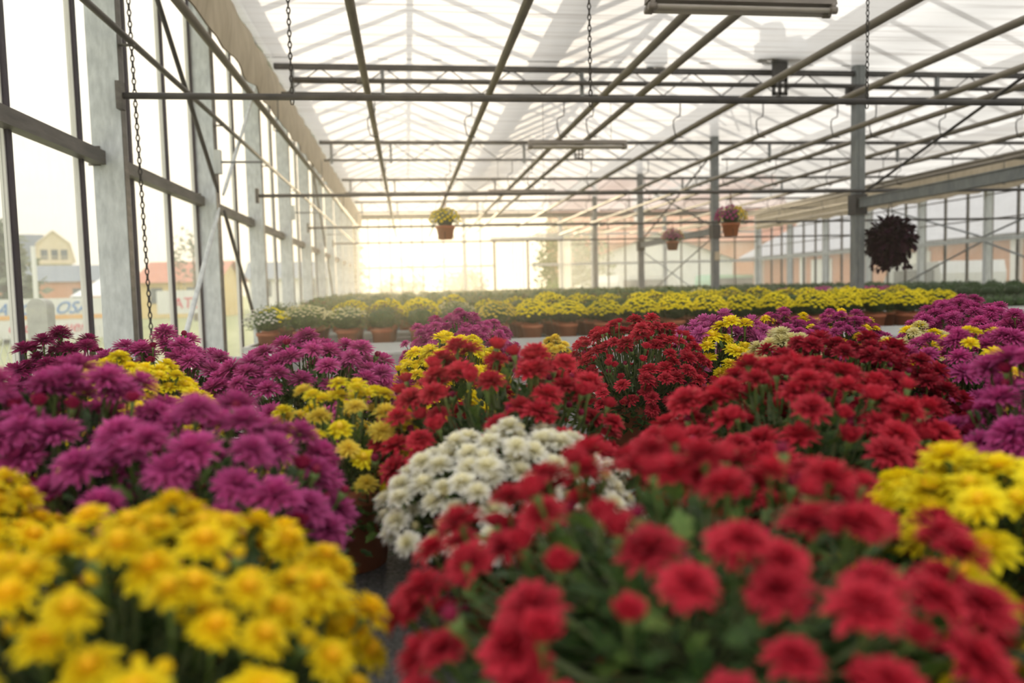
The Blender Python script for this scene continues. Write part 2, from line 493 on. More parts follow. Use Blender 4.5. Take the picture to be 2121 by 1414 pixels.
# ------------------------------------------------------------------ right glass wall
wr = struct('wall_right', 'far right glass side wall with posts and cross braces', None, 'wall')
rp = MB(); rp.box(0, 0.12, -0.05, 0.05, 0, 3.5)
rpost = rp.mesh('right_post', ['galv'])
for k in range(12):
    put('post', rpost, wr, (XR, 2.03+2*k-.03, 0))
mb = MB(); mb.box(XR+.0, XR+.06, 0.05, 1.95, ZRAIL-.05, ZRAIL+.03)
rr = mb.mesh('wall_rail', ['galv'])
mb = MB(); mb.tube([(XR-.02, .05, 0), (XR-.02, 1.95, 0)], .014, 6)
rr2 = mb.mesh('thin_rail', ['rail'])
for k in range(11):
    put('wall_rail', rr, wr, (0, 2.0+2*k, 0))
    for z in (ZRAIL+.38, ZRAIL+.85):
        put('thin_rail', rr2, wr, (0, 2.0+2*k, z))
gb = MB(); gb.box(-.03, 0.025, -.014, .014, 0, 3.5); gbr = gb.mesh('glazing_bar', ['rail'])
gp = MB(); gp.box(-.002, .002, .016, .651, 0, 3.5); gpr = gp.mesh('glass_pane', ['glass'])
y = 2.0
while y < YB-.3:
    put('glazing_bar', gbr, wr, (XRG, y, 0.05)); put('glass_pane', gpr, wr, (XRG, y, 0.05)); y += .667
mb = MB(); mb.box(XRG-.1, XRG+.06, -3.5, YB+.1, 0, 0.30)
put('sill_wall', mb.mesh('sill_wall', ['concrete']), wr)
xb = XR-.04
for (a, b_) in (((14.0, ZRAIL+.04), (18.0, 3.1)), ((14.0, ZRAIL+.04), (10.0, 3.1)), ((14.0, ZRAIL-.04), (18.0, .6)), ((14.0, ZRAIL-.04), (10.0, .6))):
    brace(wr, (xb, a[0], a[1]), (xb, b_[0], b_[1]), .02, 'post')
thing('side_curtain', 'long beige cloth band hanging along the right wall eave', 'curtain', mesh=valance(XR-.16, 1, YB-.3, ZT+.0, .62, 5, -1))

# ------------------------------------------------------------------ end wall
wb = struct('wall_back', 'glazed end wall with a sliding door in the distance', None, 'wall')
mb = MB(); mb.box(XLG, XRG, YB-.06, YB+.04, ZT-.10, ZT+.05)
put('head_beam', mb.mesh('head_beam', ['rail']), wb)
ep = MB(); ep.box(-.055, .055, -.05, .05, 0, ZT-.1); epm = ep.mesh('post', ['galv'])
for x in (XL, 1.80, 4.82, 5.85, 8.2, XR):
    put('post', epm, wb, (x, YB, 0))
def hbar(x0, x1, z, h, mat='galv', yy=YB-.03, name='wall_rail'):
    m_ = MB(); m_.box(x0, x1, yy-.02, yy+.02, z-h/2, z+h/2)
    return put(name, m_.mesh(name, [mat]), wb)
for a, b_ in ((XL, 1.8), (1.8, 2.72), (3.8, 4.82), (4.82, 5.85), (5.85, 8.2), (8.2, XR)):
    hbar(a+.055, b_-.055, 1.93, .07)
for a, b_ in ((4.9, 5.85), (5.85, 8.2), (8.2, XR)):
    hbar(a, b_, 2.55, .03, 'rail'); hbar(a, b_, 3.0, .03, 'rail')
hbar(1.85, XR, 3.22, .03, 'rail')
hbar(3.84, XR-.1, 2.86, .06, 'galv')
gb = MB(); gb.box(-.018, .018, -.02, .02, 0, ZT-.1); gbe = gb.mesh('glazing_bar', ['rail'])
xs = [-1.11, -.78, -.46, -.13, .2, .52, 1.16, 2.3, 6.35, 6.9, 7.5, 8.75, 9.35, 9.95, 10.55]
for x in xs:
    put('glazing_bar', gbe, wb, (x, YB, 0))
edges = [XL+.06]+xs+[XR-.06]
for a, b_ in zip(edges[:-1], edges[1:]):
    if a < 2.5 and b_ > 2.5:
        spans = [(a+.02, 2.67), (4.88, b_-.02)]
    else:
        spans = [(a+.02, b_-.02)]
    for (c0, c1) in spans:
        m_ = MB(); m_.box(c0, c1, YB-.003, YB+.003, 0.0, ZT-.1)
        put('glass_pane', m_.mesh('glass_pane', ['glass']), wb)
m_ = MB(); m_.box(2.75, 4.76, YB-.003, YB+.003, 2.80, ZT-.1)
put('glass_pane', m_.mesh('glass_pane', ['glass']), wb)
brace(wb, (-.2, YB-.06, 1.0), (1.4, YB-.06, 2.3), .012, 'rail')
brace(wb, (1.3, YB-.06, .9), (-.3, YB-.06, 2.3), .012, 'rail')
# doorway with its white ribbed sliding leaf, second leaf slid open to the right
d1 = struct('door_1', 'white ribbed sliding door in the far end wall', None, 'door')
mb = MB(); mb.box(2.68, 2.76, YB-.09, YB+.01, 0, 2.76); put('door_frame', mb.mesh('door_frame', ['rail']), d1)
mb = MB(); mb.box(3.74, 3.80, YB-.09, YB+.01, 0, 2.76); put('door_frame', mb.mesh('door_frame', ['rail']), d1)
mb = MB(); mb.box(2.6, 4.9, YB-.10, YB+.0, 2.70, 2.80); put('door_track', mb.mesh('door_track', ['galv']), d1)
mb = MB(); mb.box(2.77, 3.73, YB-.05, YB-.03, 0.02, 2.68); put('door_leaf', mb.mesh('door_leaf', ['ribbed']), d1)
rb = MB(); rb.box(-.012, .012, YB-.075, YB-.05, 0.02, 2.68); rbm = rb.mesh('door_rib', ['galv'])
for k in range(7):
    put('door_rib', rbm, d1, (2.98+.105*k, 0, 0))
d2 = struct('door_2', 'clear ribbed door leaf slid open beside the far doorway', None, 'door')
mb = MB(); mb.box(4.72, 5.12, YB-.16, YB-.12, 0.02, 2.68); put('door_leaf', mb.mesh('door_leaf', ['ribbed']), d2)
rb = MB(); rb.box(-.01, .01, YB-.18, YB-.16, 0.02, 2.68); rbm = rb.mesh('door_rib', ['white_alu'])
for k in range(5):
    put('door_rib', rbm, d2, (4.76+.08*k, 0, 0))

# ------------------------------------------------------------------ roof above the screen
rf = struct('roof', 'pitched glass roof bars and gutters above the shade screen', None, 'roof')
gut = MB(); gut.add([(-.17, 0, .10), (-.10, 0, -.06), (.10, 0, -.06), (.17, 0, .10), (-.17, 28, .10), (-.10, 28, -.06), (.10, 28, -.06), (.17, 28, .10)],
                    [(0, 1, 5, 4), (1, 2, 6, 5), (2, 3, 7, 6)])
gm = gut.mesh('gutter', ['rail'])
for x in (-1.5, 1.80, 4.94, 8.1, 11.4):
    put('gutter', gm, rf, (x, -3.6, ZG))
RISE = .72
rid = MB(); rid.box(-.04, .04, 0, 28, -.03, .03); rim_ = rid.mesh('ridge', ['rail'])
gx = (-1.5, 1.80, 4.94, 8.1, 11.4)
for a, b_ in zip(gx[:-1], gx[1:]):
    xm = (a+b_)/2
    put('ridge', rim_, rf, (xm, -3.6, ZG+RISE))
    m_ = MB(); m_.bar((a, 0, ZG+.06), (xm, 0, ZG+RISE), .035, .05); m_.bar((xm, 0, ZG+RISE), (b_, 0, ZG+.06), .035, .05)
    raf = m_.mesh('rafter', ['rail'])
    for k in range(34):
        put('rafter', raf, rf, (0, -2.9+.8*k, 0))
    m_ = MB(); m_.box(0, 0, 0, 0, 0, 0)
    for s in ((a, xm), (xm, b_)):
        pass
    pg = MB()
    pg.add([(a, -3.6, ZG+.10), (xm, -3.6, ZG+RISE+.04), (xm, 24.4, ZG+RISE+.04), (a, 24.4, ZG+.10)], [(0, 1, 2, 3)])
    pg.add([(b_, -3.6, ZG+.10), (xm, -3.6, ZG+RISE+.04), (xm, 24.4, ZG+RISE+.04), (b_, 24.4, ZG+.10)], [(3, 2, 1, 0)])
    put('roof_glass', pg.mesh('roof_glass', ['roof_glass']), rf)
    # wind braces and vent rods seen through the cloth
    for yb in (5.0, 13.0):
        for k in range(3):
            m_ = MB(); m_.bar((a+.3+.35*k, yb, ZG+.2+.14*k), (xm+.4+.3*k, yb+3.2, ZG+RISE-.10-.12*k), .025, .025)
            put('wind_brace', m_.mesh('wind_brace', ['rail']), rf)

# shade screen: one sheet of cloth per bay, gathered into shallow folds
ceil = struct('ceiling', 'white shade cloth stretched flat under the roof', None, 'ceiling')
def screen(y0, y1, seed):
    rnd = random.Random(seed); m_ = MB()
    nx, ny = 26, 44
    ph = [rnd.random()*6 for _ in range(6)]
    g = []
    for j in range(ny+1):
        for i in range(nx+1):
            x = XL+.15+(XR-XL-.3)*i/nx; y = y0+(y1-y0)*j/ny
            z = -.05*sin(pi*j/ny)+.010*sin(y*17+ph[0]+.7*sin(x*1.1+ph[1]))+.006*sin(y*31+ph[2]+sin(x*2+ph[3]))
            g.append((x, y, ZS+.03+z*.8))
    m_.add(g, [(j*(nx+1)+i, j*(nx+1)+i+1, (j+1)*(nx+1)+i+1, (j+1)*(nx+1)+i) for j in range(ny) for i in range(nx)])
    return m_.mesh('screen_panel', ['screen'], True)
for k in range(-1, 6):
    put('screen_panel', screen(4*k+.03, 4*(k+1)+.03, k+20), ceil)

# ------------------------------------------------------------------ posts between the spans
sp = MB(); sp.box(-.055, .055, -.05, .05, 0, ZG-.08); sp.box(-.02, .02, -.056, -.05, 0, ZG-.1)
spm = sp.mesh('support_post', ['post'])
fp = MB(); fp.box(-.12, .12, -.12, .12, 0, .02); fpm = fp.mesh('foot_plate', ['post'])
bk = MB(); bk.box(-.10, .075, -.075, .075, ZB-.06, ZB+.13); bk.box(-.14, -.10, -.03, .03, ZB+.02, ZB+.11); bkm = bk.mesh('clamp', ['dark_steel'])
b3 = MB(); b3.box(-.07, .07, -.075, .075, CZ+.70, CZ+.92); b3m = b3.mesh('beam_bracket', ['dark_steel'])
names = ['support_post']*5
for k in range(1, 6):
    lab = ['steel post just outside the right of the view', 'thick grey steel post right of centre, nearest of the row',
           'grey steel post beside the purple and white hanging basket', 'grey steel post third from the front, left of the small basket',
           'thin grey steel post fourth in the row near the far door'][k-1]
    t = thing('support_post', lab, 'post', (XP, 4*k+.03, 0), 'steel posts between the two spans')
    put('column', spm, t); put('foot_plate', fpm, t)
    if k in (1, 2):
        put('clamp', bkm, t)
    if k in (1, 2, 3, 4):
        put('beam_bracket', b3m, t)
# beams and wind braces in the bays between posts 1-2 and 3-4
def tie_beam(y0, y1, lab):
    m_ = MB(); m_.box(XP-.035, XP+.035, y0+.08, y1-.08, CZ+.77, CZ+.87)
    m_.box(XP-.045, XP+.045, y0+.08, y1-.08, CZ+.865, CZ+.875)
    thing('tie_beam', lab, 'beam', mesh=m_.mesh('tie_beam', ['post']))
tie_beam(4.03, 8.03, 'grey steel beam running right from the nearest post')
tie_beam(12.03, 16.03, 'grey steel beam behind the small hanging basket')
def rod(lab, p, q, r=.014, mat='dark_steel'):
    p = Vector(p); q = Vector(q); d = (q-p).normalized()
    m_ = MB(); m_.tube([p, p+d*.06, p+d*.1, q-d*.1, q-d*.06, q], [.006, .008, r, r, .008, .006], 8)
    thing('brace_rod', lab, 'brace', group='wind braces between posts', mesh=m_.mesh('brace_rod', [mat], True))
rod('dark diagonal brace rising right from the nearest post', (XP+.0, 7.95, CZ+.92), (XP+.0, 4.1, ZB+.10))
rod('dark diagonal brace rising from third post towards second', (XP+.0, 15.95, CZ+.92), (XP+.0, 12.1, ZB+.10))
rod('dark diagonal brace falling from third post top to second post', (XP-.04, 15.95, ZB+.10), (XP-.04, 12.1, CZ+.92))
rod('thin diagonal brace below the far tie beam', (XP+.0, 15.95, CZ+.70), (XP+.0, 12.1, .9), .010, 'post')
rod('thin diagonal brace crossing below the far tie beam', (XP-.04, 12.1, CZ+.70), (XP-.04, 15.95, .9), .010, 'post')

# ------------------------------------------------------------------ lattice trusses
def truss(y, lab, first):
    t = thing('lattice_truss', lab, 'truss', (0, y, 0), 'lattice trusses under the shade cloth')
    for nm, x0, x1 in (('left', XL+.22, XP-.06), ('right', XP+.06, XR-.1)):
        put('top_chord', TR['top'+nm], t); put('bottom_chord', TR['bot'+nm], t)
    for x, s in TR['webs']:
        put('web_rod', TR['web'] if s > 0 else TR['web2'], t, (x, 0, 0))
    for x in (-1.05, -.17, 1.866, 5.87, 8.1):
        put('strap', TR['strap'], t, (x, 0, 0))
    return t
TR = {}
for nm, x0, x1 in (('left', XL+.22, XP-.06), ('right', XP+.06, XR-.1)):
    m_ = MB(); m_.box(x0, x1, -.025, .025, ZT-.05, ZT); TR['top'+nm] = m_.mesh('top_chord', ['dark_steel'])
    m_ = MB(); m_.tube([(x0+.06, 0, ZB), (x1, 0, ZB)], .017, 8); TR['bot'+nm] = m_.mesh('bottom_chord', ['dark_steel'], True)
m_ = MB(); m_.tube([(0, 0, ZB+.01), (.30, 0, ZT-.05)], .006, 5); TR['web'] = m_.mesh('web_rod', ['dark_steel'], True)
m_ = MB(); m_.tube([(.34, 0, ZT-.05), (.64, 0, ZB+.01)], .006, 5); TR['web2'] = m_.mesh('web_rod', ['dark_steel'], True)
TR['webs'] = []
x = XL+.34
while x < XR-.9:
    if not (x < XP < x+.64):
        TR['webs'] += [(x, 1), (x, -1)]
    x += .64
m_ = MB(); m_.box(-.018, .018, -.02, .02, ZB-.05, ZT-.02); TR['strap'] = m_.mesh('strap', ['post'])
TL = ['dark steel lattice truss over the front bench, out of view above', 'dark steel lattice truss nearest in view, at the big right post', 'second lattice truss from the front with a lamp below',
      'third lattice truss from the front', 'fourth lattice truss from the front, near the end wall']
for k in range(1, 6):
    truss(4*k+.03, TL[k-1], k == 2)
# screen drive shaft along the nearest truss
t = thing('drive_shaft', 'brown drive tube between the chords of the nearest truss', 'shaft', (0, 7.96, 0))
m_ = MB(); m_.tube([(-1.05, 0, CZ+2.07), (XP-.09, 0, CZ+2.07)], .024, 10); m_.tube([(-1.02, 0, CZ+2.07), (-.35, 0, CZ+2.07)], .031, 10)
put('shaft_tube', m_.mesh('shaft_tube', ['dark_steel'], True), t)
m_ = MB(); m_.tube([(XP+.09, 0, CZ+2.06), (XR-.3, 0, CZ+2.03)], .022, 10); put('shaft_tube', m_.mesh('shaft_tube', ['dark_steel'], True), t)
m_ = MB(); m_.tube([(-.42, 0, CZ+2.07), (-.33, 0, CZ+2.07)], .038, 10); put('coupling', m_.mesh('coupling', ['rail'], True), t)
# motors above the cloth with perforated bracket
def vent_motor(x, y, lab, big):
    t = thing('vent_motor', lab, 'motor', (x, y, 0), 'motors above the cloth')
    if big:
        m_ = MB()
        for zz in (ZB-.01, ZB+.07, ZB+.13):
            m_.box(-.085, .085, -.01, .01, zz, zz+.035)
        for xx in (-.085, -.018, .05):
            m_.box(xx, xx+.035, -.01, .01, ZB-.01, ZB+.165)
        m_.box(-.085, .085, -.01, .01, ZB+.165, ZS+.1)
        put('bracket_plate', m_.mesh('bracket_plate', ['dark_steel']), t)
        m_ = MB(); m_.lathe([(0, .06), (.11, .06), (.13, .10), (.13, .34), (.10, .40), (0, .42)], 14)
        put('motor_body', m_.mesh('motor_body', ['post'], True), t, (-.08, 0, ZS))
        m_ = MB(); m_.tube([(.02, 0, .16), (.22, 0, .18), (.27, 0, .2)], [.11, .11, .06], 12)
        put('gearbox', m_.mesh('gearbox', ['post'], True), t, (0, 0, ZS))
        m_ = MB(); m_.box(-.26, -.19, -.05, .05, .04, .2); put('terminal_box', m_.mesh('terminal_box', ['post']), t, (0, 0, ZS))
    else:
        m_ = MB(); m_.box(-.09, .09, -.06, .06, .06, .26); m_.box(-.12, -.05, -.03, .03, .02, .12)
        put('motor_body', m_.mesh('motor_body', ['post']), t, (0, 0, ZS))
    return t
vent_motor(3.97, 7.9, 'grey motor showing through the cloth above the perforated bracket', True)
vent_motor(2.74, 8.2, 'small grey box showing through the cloth beside the motor', False)
def perf(x, y, lab):
    m_ = MB()
    for zz in (ZB-.01, ZB+.06, ZB+.13, ZB+.20):
        m_.box(-.07, .07, -.01, .01, zz, zz+.022)
    for xx in (-.07, -.012, .046):
        m_.box(xx, xx+.024, -.01, .01, ZB-.01, ZB+.222)
    thing('perforated_bracket', lab, 'bracket', (x, y, 0), mesh=m_.mesh('perforated_bracket', ['dark_steel']))
perf(2.72, 11.98, 'small perforated steel bracket behind the second lamp')

# ------------------------------------------------------------------ heating pipes on hooks
PX = [-.257, .717, 1.674, 1.983, 2.923, 3.846, 4.70, 5.15, 5.98, 6.92, 7.85, 8.16, 9.1, 10.05]
hk = MB()
hk.tube([(0, 0, ZB-.012), (0, 0, ZB-.16), (-.005, 0, ZB-.20), (-.06, 0, ZB-.225), (-.075, 0, ZB-.25), (-.075, 0, ZB-.31), (-.055, 0, ZHP-.015), (-.03, 0, ZHP-.034), (.03, 0, ZHP-.036)], .0065, 6)
hook_me = hk.mesh('hook', ['dark_steel'], True)
hb2 = MB(); hb2.tube([(0, -.05, ZHP-.04), (0, .05, ZHP-.04)], .012, 6); 
m_ = MB(); m_.tube([(0, .2, ZHP), (0, 23.6, ZHP)], .0275, 12); pipe_me = m_.mesh('pipe', ['pipe'], True)
PL = ['first overhead heating pipe from the left wall', 'second overhead heating pipe from the left, above the yellow basket', 'third overhead heating pipe, left one of the close pair',
      'fourth overhead heating pipe, right one of the close pair', 'fifth overhead heating pipe from the left', 'sixth overhead heating pipe, crossing the nearest post top',
      'seventh overhead heating pipe just left of the posts', 'eighth overhead heating pipe just right of the posts', 'ninth overhead heating pipe from the left', 'tenth overhead heating pipe from the left',
      'eleventh overhead heating pipe from the left', 'twelfth overhead heating pipe from the left', 'thirteenth overhead heating pipe from the left', 'last overhead heating pipe, near the right wall']
for x, l in zip(PX, PL):
    t = thing('heating_pipe', l, 'pipe', (x, 0, 0), 'overhead heating pipes')
    put('pipe', pipe_me, t)
    for k in range(1, 6):
        put('hook', hook_me, t, (0.0, 4*k+.03, 0))
# wall pipes along the left wall
m_ = MB(); m_.tube([(XL+.24, .2, CZ+1.617), (XL+.24, 23.5, CZ+1.617)], .0275, 12)
t = thing('wall_pipe', 'thick pipe along the left wall below the beige curtain', 'pipe', group='pipes along the left wall'); put('pipe', m_.mesh('pipe', ['pipe'], True), t)
for k in range(1, 6):
    m_ = MB(); m_.tube([(0, 0, ZB), (0, 0, CZ+1.72), (-.05, 0, CZ+1.66), (-.05, 0, CZ+1.60), (0, 0, CZ+1.585)], .006, 6)
    put('hook', m_.mesh('hook', ['dark_steel'], True), t, (XL+.24, 4*k+.03, 0))
m_ = MB(); m_.tube([(XL+.06, .5, CZ+1.322), (XL+.06, 6.2, CZ+1.322), (XL+.06, 23.5, CZ+1.322)], .017, 8)
t = thing('wall_pipe', 'thin dark pipe along the left wall posts', 'pipe', group='pipes along the left wall'); put('pipe', m_.mesh('pipe', ['rail'], True), t)
for y in posty:
    m_ = MB(); m_.box(.004, .08, .0, .03, CZ+1.298, CZ+1.305); put('pipe_clip', m_.mesh('pipe_clip', ['rail']), t, (XL, y, 0))

# cross pipes that carry hanging baskets
CL = ['long thin cross pipe nearest the viewer, spanning from the left post', 'cross pipe carrying the yellow and the purple-white baskets', 'cross pipe carrying the small far basket', 'farthest cross pipe near the end wall']
for k in range(1, 5):
    m_ = MB(); m_.tube([(XL+.01, 0, ZCP), (XR-.02, 0, ZCP)], .0175, 8)
    t = thing('cross_pipe', CL[k-1], 'pipe', (0, 4*k+.30 if k == 1 else 4*k-.02, 0), 'cross pipes for hanging baskets')
    put('pipe', m_.mesh('pipe', ['dark_steel'], True), t)
    if k == 1:
        t.location.z = .075
    m_ = MB(); m_.box(0, .03, -.03, .03, ZCP-.07, ZCP+.07); put('end_plate', m_.mesh('end_plate', ['rail']), t, (XL, 0, 0))
# short stays from wall posts
for k, y in enumerate((6.34, 10.34, 14.34)):
    t = thing('wall_stay', 'short stay rod with box on the %s from the front' % ['second left wall post', 'fourth left wall post', 'sixth left wall post'][k], 'stay', (XL, y, CZ+1.02), 'wall post stays')
    m_ = MB(); m_.tube([(.02, 0, 0), (.36, 0, 0)], .009, 6); put('rod', m_.mesh('rod', ['post'], True), t)
    m_ = MB(); m_.box(0, .05, -.03, .03, -.09, .09); put('mount_box', m_.mesh('mount_box', ['galv']), t)

# chains
def chain_mesh(z0, z1, dx=0.0):
    m_ = MB(); z = z0; k = 0
    L_ = .034; w = .009
    while z > z1:
        a = Vector((1, 0, 0)) if k % 2 == 0 else Vector((0, 1, 0))
        c = Vector((dx*(z0-z), 0, z-L_/2))
        pts = []
        for i in range(7):
            an = 2*pi*i/6
            pts.append(c+a*w*cos(an)+Vector((0, 0, 1))*L_*.58*sin(an))
        m_.tube(pts, .0036, 4, cap=False)
        z -= L_*.86; k += 1
    return m_.mesh('chain', ['chain'])
cm = chain_mesh(0, ZCP-ZT+.11)
for x, l in ((-.567, 'chain hanging to the near cross pipe on the left'), (1.048, 'chain hanging to the near cross pipe in the middle'), (2.70, 'chain hanging to the near cross pipe on the right')):
    thing('hanging_chain', l, 'chain', (x, 4.30, ZT-.05), 'chains holding the near cross pipe', mesh=cm)
thing('hanging_chain', 'long chain loop hanging down beside the nearest left wall post', 'chain', (XL+.045, 4.385, ZT-.05), 'chain hoists on the left wall', mesh=chain_mesh(0, -2.6, .012))
# thin wires carrying the lamps
wm = MB(); wm.tube([(0, 0, 0), (0, 0, 1)], .0025, 4); wire_me = wm.mesh('suspension_wire', ['dark_steel'])

# fluorescent lamps
def lamp(y, lab):
    zc = CZ+1.435
    t = thing('fluorescent_lamp', lab, 'lamp', (1.81, y, zc), 'unlit tube lamps in a row')
    m_ = MB(); m_.add([(-.52, -.045, .03), (.52, -.045, .03), (.52, .045, .03), (-.52, .045, .03), (-.52, -.03, .07), (.52, -.03, .07), (.52, .03, .07), (-.52, .03, .07)],
                      [(0, 3, 2, 1), (4, 5, 6, 7), (0, 1, 5, 4), (1, 2, 6, 5), (2, 3, 7, 6), (3, 0, 4, 7)])
    put('housing', m_.mesh('housing', ['lamp_body']), t)
    for yy in (-.033, .033):
        m_ = MB(); m_.tube([(-.48, yy, .0), (.48, yy, .0)], .0135, 10); tb_ = put('tube', m_.mesh('tube', ['lamp_tube'], True), t)
        for xx in (-.5, .5):
            m_ = MB(); m_.tube([(xx-.02, yy, 0), (xx+.02, yy, 0)], .019, 10); m_.box(xx-.012, xx+.012, yy-.012, yy+.012, .0, .035)
            put('lamp_holder', m_.mesh('lamp_holder', ['lamp_body'], True), tb_)
    for xx in (-.36, .36):
        put('suspension_wire', wire_me, t, (xx, 0, .07), scale=(1, 1, ZB-zc-.08))
lamp(4.03, 'unlit double tube lamp hanging nearest, at the top')
lamp(8.03, 'unlit double tube lamp hanging below the nearest truss')
lamp(12.03, 'unlit double tube lamp hanging farthest away')

# tan card tied to a post
m_ = MB(); m_.box(-.045, .045, -.004, .004, -.07, .07)
thing('card_tag', 'tan card tied to the second grey post', 'tag', (XP+.01, 11.96, CZ+.42), mesh=m_.mesh('card_tag', ['tag']))

# ------------------------------------------------------------------ haze volume added for the glow around the low sun
m_, t_ = newmat('haze')
vs_ = N(t_, 'ShaderNodeVolumeScatter')
vs_.inputs['Color'].default_value = (1.0, 0.96, 0.88, 1)
vs_.inputs['Density'].default_value = 0.0065
vs_.inputs['Anisotropy'].default_value = 0.80
t_.links.new(vs_.outputs[0], N(t_, 'ShaderNodeOutputMaterial').inputs['Volume'])
MT['haze'] = m_
mb = MB(); mb.box(XLG+.03, XRG-.03, -3.4, YB-.25, -0.02, ZG+.02)
hz_ = thing('haze', 'thin haze added to the greenhouse air for the sun glow', 'haze', mesh=mb.mesh('haze', ['haze'])); hz_['kind'] = 'stuff'

# ------------------------------------------------------------------ benches
ZBE = 0.78
def bench(x0, x1, y0, y1, lab, mat='mat', rim=.045):
    t = thing('growing_bench', lab, 'bench', (x0, y0, 0), 'benches')
    w, d = x1-x0, y1-y0
    m_ = MB(); m_.box(.025, w-.025, .025, d-.025, ZBE-.03, ZBE-.008); put('tray', m_.mesh('tray', ['bench']), t)
    m_ = MB(); m_.box(.026, w-.026, .026, d-.026, ZBE-.008, ZBE); put('mat', m_.mesh('mat', [mat]), t)
    for a in ((0, w, 0, .025), (0, w, d-.025, d), (0, .025, .025, d-.025), (w-.025, w, .025, d-.025)):
        m_ = MB(); m_.box(*a, ZBE-.07, ZBE+rim-.01); m_.box(a[0]-.004, a[1]+.004, a[2]-.004, a[3]+.004, ZBE+rim-.01, ZBE+rim)
        put('rim', m_.mesh('rim', ['bench']), t)
    nx = max(2, int(w/2)+1); ny = max(2, int(d/2)+1)
    lm = MB(); lm.box(-.02, .02, -.02, .02, 0, ZBE-.07); lme = lm.mesh('leg', ['galv'])
    for i in range(nx):
        for j in range(ny):
            put('leg', lme, t, (.12+(w-.24)*i/(nx-1), .12+(d-.24)*j/(ny-1), 0))
    for j in range(ny):
        m_ = MB(); m_.box(.1, w-.1, -.02, .02, ZBE-.07, ZBE-.03); put('bearer', m_.mesh('bearer', ['galv']), t, (0, .12+(d-.24)*j/(ny-1), 0))
    return t
bench(-1.32, 4.6, .12, 3.08, 'nearest bench, grey matted, crowded with large chrysanthemums', rim=.02)
bench(-1.32, 4.6, 3.16, 5.80, 'empty grey matted bench behind the large chrysanthemums', rim=.02)
bench(-1.30, 5.45, 6.36, 7.88, 'white rimmed bench holding the rows of yellow potted chrysanthemums')
bench(-1.30, 4.72, 8.20, 15.0, 'long bench of green budded mounds behind the yellow rows')
bench(-1.30, 4.72, 15.1, 22.8, 'farthest bench of green mounds before the end wall')
bench(5.20, 10.6, 9.55, 15.0, 'right hand bench of grey-green bedding plants')
bench(5.20, 10.6, 15.1, 22.8, 'far right bench of dark green mounds')

# ------------------------------------------------------------------ flower heads (shared meshes)
def petal(mb_, az, el, ln, wd, r0, z0, curl, m=0, c0=0.0, c1=1.0, twist=0.0):
    ca, sa = cos(az), sin(az)
    rows = [(0.0, .45), (.4, .95), (.78, 1.0)]
    P_ = []
    r, z, e = r0, z0, el; last = 0
    cols = []
    for s, ww in rows:
        ds = (s-last)*ln; last = s
        r += ds*cos(e); z += ds*sin(e); e += curl*(.4)
        for k in (-1, 0, 1):
            off = k*wd/2*ww; dz = (.18*wd if k else 0)
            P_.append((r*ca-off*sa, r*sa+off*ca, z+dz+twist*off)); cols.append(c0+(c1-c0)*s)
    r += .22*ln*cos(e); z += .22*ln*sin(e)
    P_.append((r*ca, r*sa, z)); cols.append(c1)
    fs = []
    for j in range(2):
        for k in range(2):
            a = j*3+k; fs.append((a, a+1, a+4, a+3))
    fs += [(6, 7, 9), (7, 8, 9)]
    mb_.add(P_, fs, m, cols)
def calyx_stalk(mb_, m, sl=.05, r=.0022, cr=.009):
    mb_.tube([(0, 0, .001), (0, 0, -.006), (0, 0, -.012), (0, 0, -sl)], [cr, cr*.9, r*1.3, r], 6, m)
